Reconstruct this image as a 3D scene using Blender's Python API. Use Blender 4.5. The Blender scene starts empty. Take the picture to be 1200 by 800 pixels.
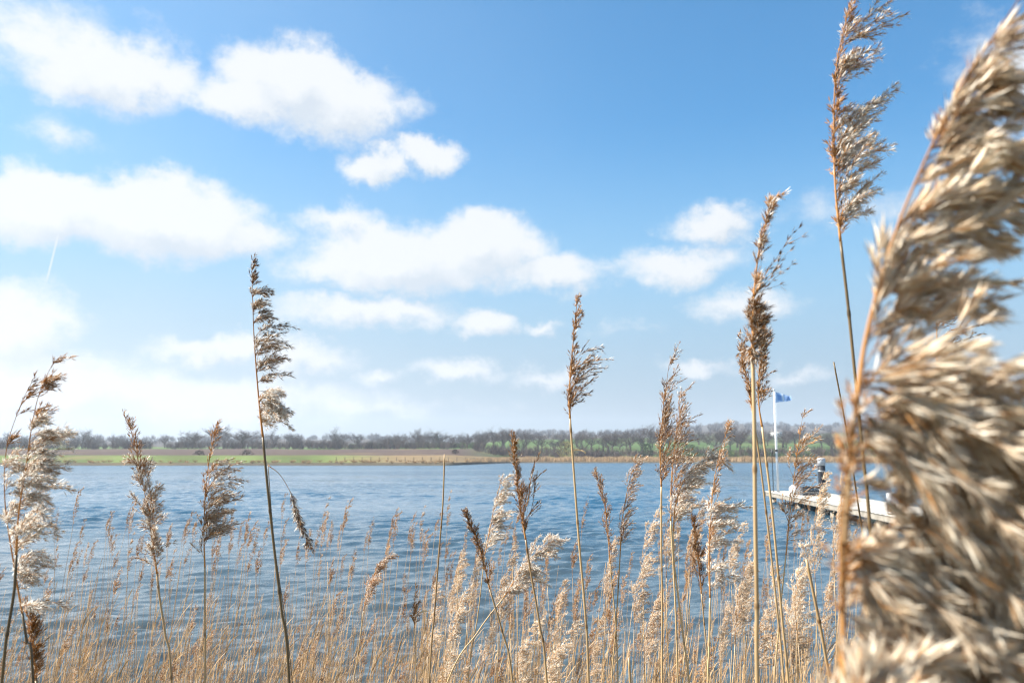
import bpy, math, random
import numpy as np
from mathutils import Vector

scene = bpy.context.scene
COL = scene.collection
rad = math.radians

# ------------------------------------------------------------------ camera
CAM_Z = 2.2
TANP = 0.136
cam_d = bpy.data.cameras.new('camera')
cam = bpy.data.objects.new('camera', cam_d)
COL.objects.link(cam)
cam.location = (0, 0, CAM_Z)
cam.rotation_euler = (rad(90) + math.atan(TANP), 0, 0)
cam_d.sensor_width = 36
cam_d.lens = 30
cam_d.clip_start = 0.05
cam_d.clip_end = 20000
cam_d.dof.use_dof = True
cam_d.dof.focus_distance = 2.2
cam_d.dof.aperture_fstop = 8.0
scene.camera = cam

# ------------------------------------------------------------------ light
SUN_AZ = -88.0      # degrees from the view direction (+Y), minus = to the left
SUN_EL = 43.0
sd = bpy.data.lights.new('sun', 'SUN')
sun = bpy.data.objects.new('sun', sd)
COL.objects.link(sun)
sd.energy = 5.0
sd.angle = rad(0.53)
sd.color = (1.0, 0.94, 0.84)
sv = Vector((math.sin(rad(SUN_AZ)) * math.cos(rad(SUN_EL)), math.cos(rad(SUN_AZ)) * math.cos(rad(SUN_EL)), math.sin(rad(SUN_EL))))
sun.rotation_euler = sv.to_track_quat('Z', 'Y').to_euler()

SKY_STR = 0.052
EXPOSURE = 1.4
scene.view_settings.view_transform = 'Standard'
scene.view_settings.look = 'None'
scene.view_settings.gamma = 1
scene.view_settings.exposure = EXPOSURE
scene.view_settings.use_curve_mapping = False
scene.cycles.pixel_filter_type = 'BLACKMAN_HARRIS'
scene.cycles.filter_width = 1.1
scene.cycles.max_bounces = 6
scene.cycles.transparent_max_bounces = 6
scene.cycles.volume_bounces = 0
scene.cycles.caustics_reflective = False
scene.cycles.caustics_refractive = False

CP = math.atan(TANP)
def ray(px, py):
    """direction through a point of the 1200 x 800 photograph"""
    dx, dy = (px - 600) / 1000.0, (400 - py) / 1000.0
    return np.array([dx, math.cos(CP) - dy * math.sin(CP), math.sin(CP) + dy * math.cos(CP)])
def at(px, py, Y):
    d = ray(px, py)
    return np.array([0, 0, CAM_Z]) + d * (Y / d[1])

# ------------------------------------------------------------------ node helpers
class NT:
    def __init__(self, tree):
        self.t = tree; self.n = tree.nodes; self.l = tree.links
    def node(self, typ, **kw):
        nd = self.n.new(typ)
        for k, v in kw.items():
            if k.startswith('i_'):
                nd.inputs[int(k[2:])].default_value = v
            else:
                setattr(nd, k, v)
        return nd
    def link(self, a, b):
        self.l.new(a, b)
    def put(self, sock, v):
        if hasattr(v, 'node'): self.l.new(v, sock)
        else: sock.default_value = v
    def math(self, op, a, b=0.0, c=0.0, clamp=False):
        nd = self.n.new('ShaderNodeMath'); nd.operation = op; nd.use_clamp = clamp
        self.put(nd.inputs[0], a); self.put(nd.inputs[1], b)
        if len(nd.inputs) > 2: self.put(nd.inputs[2], c)
        return nd.outputs[0]
    def vmath(self, op, a, b=(0, 0, 0)):
        nd = self.n.new('ShaderNodeVectorMath'); nd.operation = op
        self.put(nd.inputs[0], a)
        if op != 'LENGTH': self.put(nd.inputs[1], b)
        return nd.outputs['Value'] if op in ('LENGTH', 'DOT_PRODUCT') else nd.outputs[0]
    def mix(self, f, a, b):
        nd = self.n.new('ShaderNodeMix'); nd.data_type = 'RGBA'
        self.put(nd.inputs[0], f); self.put(nd.inputs[6], a); self.put(nd.inputs[7], b)
        return nd.outputs[2]
    def noise(self, vec, scale, detail=4, rough=0.55, col=False):
        nd = self.n.new('ShaderNodeTexNoise')
        if vec is not None: self.l.new(vec, nd.inputs['Vector'])
        nd.inputs['Scale'].default_value = scale
        nd.inputs['Detail'].default_value = detail
        nd.inputs['Roughness'].default_value = rough
        return nd.outputs[1 if col else 0]
    def smooth(self, v, lo, hi, a=0.0, b=1.0):
        nd = self.n.new('ShaderNodeMapRange'); nd.interpolation_type = 'SMOOTHSTEP'
        self.put(nd.inputs[0], v)
        nd.inputs[1].default_value = lo; nd.inputs[2].default_value = hi
        nd.inputs[3].default_value = a; nd.inputs[4].default_value = b
        return nd.outputs[0]

# ------------------------------------------------------------------ sky: Nishita with fair-weather clouds laid out by direction
world = bpy.data.worlds.new('World')
scene.world = world
world.use_nodes = True
W = NT(world.node_tree)
W.n.clear()
sky = W.node('ShaderNodeTexSky', sky_type='NISHITA', sun_disc=False)
sky.sun_elevation = rad(SUN_EL)
sky.sun_rotation = rad(SUN_AZ)
sky.air_density = 1.05
sky.dust_density = 1.1
sky.ozone_density = 2.2
tc = W.node('ShaderNodeTexCoord')
dirv = W.vmath('NORMALIZE', tc.outputs['Generated'])
sep = W.node('ShaderNodeSeparateXYZ'); W.link(dirv, sep.inputs[0])
u = W.math('ARCTAN2', sep.outputs[0], sep.outputs[1])
v = W.math('ARCSINE', sep.outputs[2])
cmb = W.node('ShaderNodeCombineXYZ'); W.link(u, cmb.inputs[0]); W.link(v, cmb.inputs[1])
uv = cmb.outputs[0]
nz = W.noise(uv, 9.0, 5, 0.6, col=True)
warp = W.vmath('MULTIPLY', W.vmath('SUBTRACT', nz, (0.5, 0.5, 0.5)), (0.10, 0.06, 0))
nz2 = W.noise(uv, 30.0, 6, 0.68, col=True)
warp2 = W.vmath('MULTIPLY', W.vmath('SUBTRACT', nz2, (0.5, 0.5, 0.5)), (0.040, 0.036, 0))
uvw = W.vmath('ADD', W.vmath('ADD', uv, warp), warp2)
CLOUDS = [  # px, py, half width, half height, weight
    (50, 45, 140, 50, 0.5), (130, 80, 125, 44, 0.9), (345, 92, 100, 45, 1.1), (400, 118, 95, 42, 1.0), (290, 118, 80, 34, 0.8),
    (445, 190, 52, 26, 0.9), (500, 178, 44, 22, 0.85), (60, 240, 130, 42, 1.1), (190, 255, 130, 48, 1.25), (290, 272, 70, 28, 0.75),
    (400, 258, 60, 22, 0.6), (470, 305, 130, 46, 1.15), (560, 292, 85, 42, 1.15), (640, 318, 85, 26, 0.75),
    (430, 368, 120, 24, 0.72), (570, 378, 48, 20, 0.8), (640, 382, 26, 12, 0.5), (15, 385, 80, 48, 1.0), (835, 262, 55, 28, 0.72), (795, 308, 85, 26, 0.68),
    (880, 358, 65, 22, 0.5), (250, 408, 85, 20, 0.7), (350, 420, 80, 22, 0.65), (540, 437, 70, 14, 0.55), (640, 445, 60, 13, 0.45), (820, 430, 60, 12, 0.5),
    (450, 438, 40, 10, 0.42), (740, 385, 50, 12, 0.32), (1195, 90, 90, 70, 0.45), (50, 452, 200, 44, 0.95), (230, 468, 240, 34, 0.8), (400, 475, 200, 14, 0.4),
    (930, 440, 50, 10, 0.38), (75, 150, 55, 22, 0.35), (1000, 250, 120, 26, 0.22)]
D = None; D2 = None
for (px, py, a, b, w) in CLOUDS:
    r = ray(px, py); r = r / np.linalg.norm(r)
    cu, cv = math.atan2(r[0], r[1]), math.asin(r[2])
    k = 1.0 / (1 + ((px - 600) / 1000) ** 2)
    q = W.vmath('MULTIPLY', W.vmath('SUBTRACT', uvw, (cu, cv, 0)), (1000 / a / (0.25 + 0.75 * k) / 1.18, 1000 / b / 1.18, 0))
    ln = W.vmath('LENGTH', q)
    e = W.math('MULTIPLY_ADD', ln, -w, w)
    D = e if D is None else W.math('MAXIMUM', D, e)
    e2 = W.math('MULTIPLY_ADD', W.vmath('LENGTH', W.vmath('ADD', q, (-0.12, 0.5, 0))), -w, w)
    D2 = e2 if D2 is None else W.math('MAXIMUM', D2, e2)
# cumulus elsewhere in the sky, outside the part the photograph shows
gen = W.noise(W.vmath('MULTIPLY', uvw, (3.2, 7.0, 1)), 1.0, 3, 0.5)
away = W.smooth(W.math('ABSOLUTE', u), 0.75, 1.0)
gen = W.math('MULTIPLY', W.math('SUBTRACT', gen, 0.5), away)
gen = W.math('SUBTRACT', W.math('MULTIPLY', gen, 3.0), W.math('SUBTRACT', 1.0, away))
D = W.math('MAXIMUM', D, gen)
fb = W.noise(W.vmath('MULTIPLY', uv, (1.0, 1.5, 1)), 16.0, 7, 0.62)
Dn = W.math('ADD', D, W.math('MULTIPLY', W.math('SUBTRACT', fb, 0.5), 0.85))
alpha = W.smooth(Dn, 0.0, 0.50)
above = W.smooth(sep.outputs[2], 0.0, 0.03)
alpha = W.math('MULTIPLY', alpha, above)
alpha = W.math('MULTIPLY', alpha, 0.95)
body = W.smooth(Dn, 0.30, 1.0)
fb2 = W.noise(W.vmath('ADD', uv, (0.006, -0.014, 0)), 14.0, 5, 0.6)
sh = W.math('ADD', W.math('MULTIPLY', W.math('SUBTRACT', fb, fb2), 1.6), W.smooth(W.math('SUBTRACT', D2, D), -0.35, 0.60, 1.15, 0.0))
cl_hi = tuple(c / SKY_STR for c in (0.360, 0.365, 0.369)) + (1,)
cl_lo = tuple(c / SKY_STR for c in (0.271, 0.296, 0.324)) + (1,)
ccol = W.mix(W.math('MAXIMUM', 0.0, W.math('MINIMUM', 1.0, sh)), cl_lo, cl_hi)
# thin high veil that whitens the left of the sky, and the low air
veil = W.smooth(u, 0.30, -0.75)
veil = W.math('MULTIPLY', veil, W.math('ADD', 0.10, W.math('MULTIPLY', W.noise(uv, 4.0, 3, 0.5), 0.42)))
low = W.smooth(v, 0.24, 0.0, 0.0, 0.85)
veilc = tuple(c / SKY_STR for c in (0.292, 0.328, 0.356)) + (1,)
tint = W.node('ShaderNodeMix', data_type='RGBA', blend_type='MULTIPLY')
tint.inputs[0].default_value = 1
W.link(sky.outputs[0], tint.inputs[6])
tint.inputs[7].default_value = (0.38, 1.13, 1.46, 1)
midc = tuple(c / SKY_STR for c in (0.132, 0.232, 0.318)) + (1,)
skyc = W.mix(W.smooth(v, 0.40, 0.12, 0.0, 0.85), tint.outputs[2], midc)
skyc = W.mix(W.math('MULTIPLY', veil, 0.8), skyc, veilc)
lowc = W.mix(W.smooth(u, 0.25, -0.6), tuple(c / SKY_STR for c in (0.145, 0.178, 0.205)) + (1,), tuple(c / SKY_STR for c in (0.265, 0.29, 0.302)) + (1,))
skyc = W.mix(low, skyc, lowc)
full = W.mix(alpha, skyc, ccol)
# the contrail on the left
ca, cb = ray(54, 332), ray(69, 272)
ca /= np.linalg.norm(ca); cb /= np.linalg.norm(cb)
A_ = np.array([math.atan2(ca[0], ca[1]), math.asin(ca[2])]); B_ = np.array([math.atan2(cb[0], cb[1]), math.asin(cb[2])])
Lc = np.linalg.norm(B_ - A_); ax = (B_ - A_) / Lc; nx = np.array([-ax[1], ax[0]])
rel = W.vmath('SUBTRACT', uv, (A_[0], A_[1], 0))
al = W.vmath('DOT_PRODUCT', rel, (ax[0], ax[1], 0)); ac = W.vmath('DOT_PRODUCT', rel, (nx[0], nx[1], 0))
c1 = W.smooth(W.math('ABSOLUTE', ac), 0.0016, 0.0002)
c2 = W.smooth(W.math('ABSOLUTE', W.math('SUBTRACT', al, Lc / 2)), Lc * 0.55, Lc * 0.3)
trail = W.math('MULTIPLY', W.math('MULTIPLY', c1, c2), 0.6)
full = W.mix(trail, full, tuple(c / SKY_STR for c in (0.360, 0.365, 0.369)) + (1,))
bg = W.node('ShaderNodeBackground'); bg.inputs[1].default_value = SKY_STR
W.link(full, bg.inputs[0])
wo = W.node('ShaderNodeOutputWorld'); W.link(bg.outputs[0], wo.inputs[0])
try:
    world.cycles.sampling_method = 'MANUAL'; world.cycles.sample_map_resolution = 1024
except Exception: pass

# ------------------------------------------------------------------ object helpers
def tag(o, label=None, cat=None, group=None, kind=None):
    if label: o['label'] = label
    if cat: o['category'] = cat
    if group: o['group'] = group
    if kind: o['kind'] = kind
    return o
def empty(name, loc):
    o = bpy.data.objects.new(name, None); o.location = loc
    o.empty_display_size = 0.1
    COL.objects.link(o); return o

class MB:
    """collects triangles; build() links them as one mesh object"""
    def __init__(s):
        s.v = []; s.f = []; s.m = []; s.t = []; s.n = 0
    def add(s, V, F, mat=0, tone=0.5):
        V = np.asarray(V, float).reshape(-1, 3); F = np.asarray(F, int).reshape(-1, 3)
        s.v.append(V); s.f.append(F + s.n); s.n += len(V)
        s.m.append(np.full(len(F), mat, int))
        t = np.asarray(tone, float)
        s.t.append(np.full(len(V), float(t)) if t.ndim == 0 else t)
    def merge(s, o, M=None, off=(0, 0, 0)):
        for V, F, m, t in zip(o.v, o.f, o.m, o.t):
            pass
        V = np.concatenate(o.v); F = np.concatenate(o.f)
        if M is not None: V = V @ np.asarray(M).T
        s.v.append(V + np.asarray(off)); s.f.append(F + s.n); s.n += len(V)
        s.m.append(np.concatenate(o.m)); s.t.append(np.concatenate(o.t))
    def mesh(s, name, mats, smooth=True):
        me = bpy.data.meshes.new(name)
        V = np.concatenate(s.v).astype(np.float32); F = np.concatenate(s.f).astype(np.int32)
        me.vertices.add(len(V)); me.vertices.foreach_set('co', V.ravel())
        me.loops.add(F.size); me.loops.foreach_set('vertex_index', F.ravel())
        me.polygons.add(len(F))
        me.polygons.foreach_set('loop_start', np.arange(0, F.size, 3, dtype=np.int32))
        me.polygons.foreach_set('loop_total', np.full(len(F), 3, np.int32))
        for mt in mats: me.materials.append(mt)
        me.polygons.foreach_set('material_index', np.concatenate(s.m).astype(np.int32))
        me.polygons.foreach_set('use_smooth', np.full(len(F), smooth))
        at_ = me.attributes.new('tone', 'FLOAT', 'POINT')
        at_.data.foreach_set('value', np.concatenate(s.t).astype(np.float32))
        me.update(calc_edges=True)
        return me
    def build(s, name, mats, parent=None, loc=(0, 0, 0), smooth=True):
        if not isinstance(mats, (list, tuple)): mats = [mats]
        o = bpy.data.objects.new(name, s.mesh(name, mats, smooth))
        o.location = loc; COL.objects.link(o)
        if parent: o.parent = parent
        return o

def tube(mb, P, R, sides=6, mat=0, tone=0.5, cap=True):
    P = np.asarray(P, float); n = len(P)
    R = np.broadcast_to(np.asarray(R, float), (n,))
    T = np.gradient(P, axis=0); T /= np.linalg.norm(T, axis=1)[:, None] + 1e-12
    ref = np.array([0.0, 1.0, 0.0]) if abs(T[0][1]) < 0.9 else np.array([1.0, 0, 0])
    A = np.cross(T, ref); A /= np.linalg.norm(A, axis=1)[:, None] + 1e-12
    B = np.cross(T, A)
    an = np.arange(sides) * 2 * np.pi / sides
    V = P[:, None, :] + R[:, None, None] * (np.cos(an)[None, :, None] * A[:, None, :] + np.sin(an)[None, :, None] * B[:, None, :])
    V = V.reshape(-1, 3)
    i = np.arange(n - 1)[:, None] * sides; j = np.arange(sides)[None, :]; j2 = (j + 1) % sides
    a = i + j; b = i + j2; c = i + sides + j2; d = i + sides + j
    F = np.concatenate([np.stack([a, b, c], -1).reshape(-1, 3), np.stack([a, c, d], -1).reshape(-1, 3)])
    tt = np.asarray(tone, float)
    tt = np.full(len(V), float(tt)) if tt.ndim == 0 else np.repeat(tt, sides)
    if cap:
        V = np.concatenate([V, P[:1], P[-1:]]); k = n * sides
        js = np.arange(sides); js2 = (js + 1) % sides
        F = np.concatenate([F, np.stack([js2, js, np.full(sides, k)], -1), np.stack([js + (n - 1) * sides, js2 + (n - 1) * sides, np.full(sides, k + 1)], -1)])
        tt = np.concatenate([tt, tt[:1], tt[-1:]])
    mb.add(V, F, mat, tt)

def box(mb, lo, hi, mat=0, tone=0.5, M=None, off=(0, 0, 0), bevel=0.0):
    x0, y0, z0 = lo; x1, y1, z1 = hi
    if bevel > 0:
        b = bevel; vs = []
        for (zz, ins) in ((z0, b), (z0 + b, 0), (z1 - b, 0), (z1, b)):
            vs += [(x0 + ins, y0 + ins, zz), (x1 - ins, y0 + ins, zz), (x1 - ins, y1 - ins, zz), (x0 + ins, y1 - ins, zz)]
        fs = [(0, 2, 1), (0, 3, 2), (12, 13, 14), (12, 14, 15)]
        for k in range(3):
            for j in range(4):
                a = k * 4 + j; c = k * 4 + (j + 1) % 4
                fs += [(a, c, c + 4), (a, c + 4, a + 4)]
    else:
        vs = [(x0, y0, z0), (x1, y0, z0), (x1, y1, z0), (x0, y1, z0), (x0, y0, z1), (x1, y0, z1), (x1, y1, z1), (x0, y1, z1)]
        fs = [(0, 2, 1), (0, 3, 2), (4, 5, 6), (4, 6, 7), (0, 1, 5), (0, 5, 4), (1, 2, 6), (1, 6, 5), (2, 3, 7), (2, 7, 6), (3, 0, 4), (3, 4, 7)]
    V = np.array(vs, float)
    if M is not None: V = V @ np.asarray(M).T
    mb.add(V + np.asarray(off), fs, mat, tone)

def curve(P, n):
    """smooth curve (Catmull-Rom) through P, n points evenly spread"""
    P = np.asarray(P, float)
    if len(P) == 2: return P[0] + (P[1] - P[0]) * np.linspace(0, 1, n)[:, None]
    Q = np.concatenate([[2 * P[0] - P[1]], P, [2 * P[-1] - P[-2]]])
    out = []
    for i in range(1, len(Q) - 2):
        t = np.linspace(0, 1, 16, endpoint=False)[:, None]
        a, b, c, d = Q[i - 1], Q[i], Q[i + 1], Q[i + 2]
        out.append(0.5 * (2 * b + (c - a) * t + (2 * a - 5 * b + 4 * c - d) * t ** 2 + (3 * b - a - 3 * c + d) * t ** 3))
    out.append(P[-1:])
    C = np.concatenate(out)
    s = np.concatenate([[0], np.cumsum(np.linalg.norm(np.diff(C, axis=0), axis=1))])
    x = np.linspace(0, s[-1], n)
    return np.stack([np.interp(x, s, C[:, k]) for k in range(3)], -1)

# ------------------------------------------------------------------ materials
def principled(name, rough=0.7, spec=0.3):
    m = bpy.data.materials.new(name); m.use_nodes = True
    N = NT(m.node_tree); b = m.node_tree.nodes['Principled BSDF']
    b.inputs['Roughness'].default_value = rough
    b.inputs['Specular IOR Level'].default_value = spec
    return m, N, b
def rgba(c): return (c[0], c[1], c[2], 1)
def mat_plain(name, c, rough=0.7, var=0.15, scale=8.0, spec=0.3, metal=0.0, c2=None):
    m, N, b = principled(name, rough, spec)
    g = N.node('ShaderNodeTexCoord')
    n = N.noise(g.outputs['Object'], scale, 5, 0.6)
    lo = c2 if c2 is not None else tuple(x * (1 - var * 2) for x in c)
    N.link(N.mix(N.smooth(n, 0.3, 0.7), rgba(lo), rgba(c)), b.inputs['Base Color'])
    b.inputs['Metallic'].default_value = metal
    return m
def mat_tone(name, c0, c1, transl=0.0, rough=0.7, spec=0.25, tvar=0.0, tcol=None):
    """colour runs from c0 to c1 with the mesh's own 'tone' (which husk, hair or stalk it is) and a little from one plant to the next"""
    m, N, b = principled(name, rough, spec)
    a = N.node('ShaderNodeAttribute', attribute_name='tone')
    oi = N.node('ShaderNodeObjectInfo')
    f = N.math('ADD', a.outputs['Fac'], N.math('MULTIPLY', N.math('SUBTRACT', oi.outputs['Random'], 0.5), tvar), clamp=True)
    c = N.mix(f, rgba(c0), rgba(c1))
    N.link(c, b.inputs['Base Color'])
    if transl > 0:
        tr = N.node('ShaderNodeBsdfTranslucent')
        N.link(c if tcol is None else N.mix(0.5, c, rgba(tcol)), tr.inputs[0])
        mx = N.node('ShaderNodeMixShader'); mx.inputs[0].default_value = transl
        N.link(b.outputs[0], mx.inputs[1]); N.link(tr.outputs[0], mx.inputs[2])
        N.link(mx.outputs[0], N.n['Material Output'].inputs[0])
    return m

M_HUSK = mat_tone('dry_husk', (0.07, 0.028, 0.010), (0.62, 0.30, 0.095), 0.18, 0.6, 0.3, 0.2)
M_SILK = mat_tone('seed_silk', (0.66, 0.54, 0.40), (0.97, 0.94, 0.88), 0.42, 0.35, 0.6, 0.15)
M_SILK_WARM = mat_tone('seed_silk_warm', (0.64, 0.42, 0.22), (0.98, 0.89, 0.74), 0.38, 0.35, 0.6, 0.1)
M_STEM = mat_tone('reed_stalk', (0.17, 0.09, 0.035), (0.60, 0.42, 0.22), 0.0, 0.42, 0.5, 0.35)
M_STEM_DARK = mat_tone('old_reed_stalk', (0.075, 0.05, 0.022), (0.26, 0.17, 0.07), 0.0, 0.45, 0.5, 0.2)
M_THIN = mat_tone('thin_reed_stalk', (0.30, 0.17, 0.075), (0.70, 0.48, 0.26), 0.15, 0.55, 0.3, 0.4)
M_LEAF = mat_tone('dry_leaf', (0.32, 0.18, 0.075), (0.78, 0.56, 0.32), 0.3, 0.6, 0.3, 0.3)
M_THUSK = mat_tone('thin_plume_husk', (0.26, 0.12, 0.045), (0.66, 0.38, 0.17), 0.25, 0.6, 0.3, 0.3)
M_TSILK = mat_tone('thin_plume_silk', (0.66, 0.48, 0.30), (0.96, 0.89, 0.77), 0.42, 0.4, 0.5, 0.3)
M_BARK = mat_tone('bare_bark', (0.050, 0.036, 0.030), (0.115, 0.085, 0.070), 0.0, 0.9, 0.1, 0.4)
M_TWIG = mat_tone('bare_twig', (0.034, 0.024, 0.022), (0.085, 0.062, 0.053), 0.0, 0.9, 0.1, 0.5)

# ------------------------------------------------------------------ terrain beyond the lake
def lerp(x, xs, ys): return float(np.interp(x, xs, ys))
PX = np.array([-900, 0, 440, 600, 760, 900, 1000, 1200, 2100])
# depth stations and their heights, left profile and right profile
def profile(px):
    w = float(np.clip((px - 520) / 100.0, 0, 1)); w = w * w * (3 - 2 * w)
    dl = np.array([242, 244, 247, 262, 300, 302, 380, 450, 455, 620, 900, 1500, 2100, 3000]); zl = np.array([-1.0, 0.15, 0.75, 1.2, 3.0, 3.05, 5.2, 6.6, 6.7, 9.0, 17.0, 36.0, 46.0, 40.0])
    dr = np.array([362, 366, 369, 384, 420, 424, 460, 520, 560, 700, 950, 1500, 2100, 3000]); zr = np.array([-1.0, 0.1, 0.5, 0.8, 2.4, 2.5, 4.0, 7.0, 9.0, 16.0, 27.0, 52.0, 84.0, 70.0])
    d = dl * (1 - w) + dr * w; z = zl * (1 - w) + zr * w
    far = lerp(px, [-900, 0, 250, 430, 560, 700, 850, 960, 1100, 1250, 2100], [0.7, 0.75, 0.85, 0.92, 0.75, 0.62, 1.0, 0.9, 1.25, 1.3, 1.0])
    z[10:] = z[9] + (z[10:] - z[9]) * far
    return d, z
def ground_h(px, dist):
    d, z = profile(px); return float(np.interp(dist, d, z))
def on_land(px, dist):
    return np.array([(px - 600) / 1000 * dist, dist, ground_h(px, dist)])

rs = np.random.RandomState(3)
cols = np.linspace(-900, 2100, 420)
fr = []
base = np.arange(14)
for k in range(13): fr += list(np.linspace(k, k + 1, 7)[:-1])
fr.append(13); fr = np.array(fr)
V = []; C = []
GREEN = np.array([0.135, 0.175, 0.050]); TANC = np.array([0.23, 0.165, 0.09]); PLOUGH = np.array([0.095, 0.066, 0.056]); BANK = np.array([0.10, 0.085, 0.06]); WOOD = np.array([0.075, 0.065, 0.06]); GR2 = np.array([0.10, 0.17, 0.045])
for i, f in enumerate(fr):
    for px in cols:
        d, z = profile(px)
        dist = np.interp(f, base, d); zz = np.interp(f, base, z)
        if f > 2: zz += (0.05 + 0.0016 * max(0, dist - 300)) * math.sin(px * 0.031 + f * 2.1) * math.sin(px * 0.011 + f)
        V.append(((px - 600) / 1000 * dist, dist, zz))
        w = np.clip((px - 540) / 70, 0, 1)
        left = BANK if f < 2.15 else (GREEN * (0.9 + 0.2 * math.sin(px * .05)) if f < 4.1 else (PLOUGH if f < 7.4 else (GR2 if f < 9.2 else (WOOD if f < 12 or 1 else GREEN))))
        if 1 <= 1 and 9.4 < f < 10.6 and 40 < px < 100: left = GREEN * 1.3
        if f >= 2.15 and f < 4.1 and px > 380:
            q = np.clip((px - 380) / 90, 0, 1); left = left * (1 - q) + TANC * q
        right = BANK if f < 2.1 else (TANC if f < 4.1 else (GR2 * .75 if f < 8.6 else (GREEN * 0.42 if 760 < px < 1010 and f < 10.2 else (GR2 if f < 9.6 else WOOD))))
        if px > 925 and 3.4 < f < 5: right = GREEN * 1.1
        C.append(left * (1 - w) + right * w)
V = np.array(V); nc = len(cols); nr = len(fr)
ii = (np.arange(nr - 1)[:, None] * nc + np.arange(nc - 1)[None, :]).ravel()
F = np.concatenate([np.stack([ii, ii + 1, ii + nc + 1], -1), np.stack([ii, ii + nc + 1, ii + nc], -1)])
mb = MB(); mb.add(V, F)
m, N, b = principled('far_fields', 0.95, 0.1)
ca_ = N.node('ShaderNodeAttribute', attribute_name='field')
g = N.node('ShaderNodeTexCoord')
n1 = N.noise(g.outputs['Object'], 0.22, 5, 0.65)
n2 = N.noise(g.outputs['Object'], 0.03, 4, 0.6)
k1 = N.math('ADD', 0.42, N.math('MULTIPLY', n1, 0.9))
vm = N.vmath('MULTIPLY', ca_.outputs['Vector'], (1, 1, 1))
sc_ = N.node('ShaderNodeVectorMath', operation='SCALE'); N.link(vm, sc_.inputs[0]); N.link(k1, sc_.inputs[3])
N.link(N.mix(N.smooth(n2, 0.50, 0.72, 0, 0.45), sc_.outputs[0], (0.22, 0.16, 0.075, 1)), b.inputs['Base Color'])
hills = mb.build('hills', m, smooth=True)
ca = hills.data.attributes.new('field', 'FLOAT_VECTOR', 'POINT')
ca.data.foreach_set('vector', np.array(C, np.float32).ravel())
tag(hills, kind='structure', label='low fields and wooded hills beyond the lake')

# ------------------------------------------------------------------ near bank (below the frame) and water
xs = np.linspace(-14, 18, 130); ys = np.concatenate([np.linspace(-12, -1, 20), np.linspace(-0.8, 5, 46)])
def bank_h(x, y):
    z = np.interp(y, [-12, -1.5, 0.5, 1.6, 3.2, 5.0], [0.75, 0.62, 0.40, 0.04, -0.35, -0.9])
    return z + 0.035 * np.sin(x * 3.1 + y * 1.7) * np.sin(y * 4.3 - x) + 0.02 * np.sin(x * 9 + y * 7)
X, Y = np.meshgrid(xs, ys); Z = bank_h(X, Y)
nc = len(xs); nr = len(ys)
ii = (np.arange(nr - 1)[:, None] * nc + np.arange(nc - 1)[None, :]).ravel()
mb = MB(); mb.add(np.stack([X, Y, Z], -1).reshape(-1, 3), np.concatenate([np.stack([ii, ii + 1, ii + nc + 1], -1), np.stack([ii, ii + nc + 1, ii + nc], -1)]))
tag(mb.build('shore', mat_plain('shore_mud', (0.20, 0.145, 0.08), 0.95, 0.3, 5.0, c2=(0.08, 0.07, 0.035))), kind='structure', label='muddy lake bank under the reeds')

NR, NC = 1150, 720
tt = np.linspace(0, 1, NR)
yy = 2.6 * (400 / 2.6) ** tt
s = np.linspace(-1, 1, NC)
Yg = np.repeat(yy[:, None], NC, 1)
Xg = s[None, :] * (0.78 * Yg + 4)
rs = np.random.RandomState(11)
H = np.zeros_like(Yg)
fade_all = np.clip((160 - Yg) / 120, 0, 1)
wg = 0.6 + 0.4 * np.sin(Xg * 0.21 + Yg * 0.13 + 1.0) * np.sin(Yg * 0.19 - Xg * 0.08)
for k in range(150):
    lam = 0.20 * (1.7 / 0.20) ** (rs.rand() ** 1.25)
    th = rad(-74) + rs.randn() * 0.42           # waves run away from the wind, a little towards the bank
    kx, ky = math.cos(th) * 2 * math.pi / lam, math.sin(th) * 2 * math.pi / lam
    amp = 0.0040 * lam ** 0.95 * (0.6 + 0.8 * rs.rand())
    ph = rs.rand() * 6.283
    step = np.maximum(Yg * 0.0044, (1.56 * Yg + 8) / NC * .7)
    res = np.clip((lam / step - 2.2) / 2, 0, 1)
    w = np.sin(kx * Xg + ky * Yg + ph + 0.9 * np.sin(Xg * 0.5 + k) * np.sin(Yg * 0.37 + 2 * k))
    H += amp * res * (np.exp(1.1 * w) - 1.35)
H *= wg * 1.15
H *= np.clip((Yg - 2.6) / 1.0, 0, 1) * np.clip((1 - np.abs(s[None, :])) * 12, 0, 1)
mb = MB()
ii = (np.arange(NR - 1)[:, None] * NC + np.arange(NC - 1)[None, :]).ravel()
mb.add(np.stack([Xg, Yg, H], -1).reshape(-1, 3), np.concatenate([np.stack([ii, ii + 1, ii + NC + 1], -1), np.stack([ii, ii + NC + 1, ii + NC], -1)]))
# the calm-level margins of the same sheet, out to both sides, behind and under the far banks
def strip(pts, quads):
    mb.add(pts, [t for q in quads for t in ((q[0], q[1], q[2]), (q[0], q[2], q[3]))])
xl0, xl1 = 0.78 * yy[0] + 4, 0.78 * yy[-1] + 4
strip([(-1800, yy[0], 0), (-xl0, yy[0], 0), (-xl1, yy[-1], 0), (-1800, yy[-1], 0)], [(0, 1, 2, 3)])
strip([(xl0, yy[0], 0), (1800, yy[0], 0), (1800, yy[-1], 0), (xl1, yy[-1], 0)], [(0, 1, 2, 3)])
strip([(-1800, -40, 0), (1800, -40, 0), (1800, yy[0], 0), (-1800, yy[0], 0)], [(0, 1, 2, 3)])
m, N, b = principled('lake_water', 0.07, 0.5)
b.inputs['IOR'].default_value = 1.333
g = N.node('ShaderNodeTexCoord')
pos = g.outputs['Object']
geo_s = N.node('ShaderNodeSeparateXYZ'); N.link(pos, geo_s.inputs[0])
deep = N.smooth(geo_s.outputs[1], 6, 45)
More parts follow.
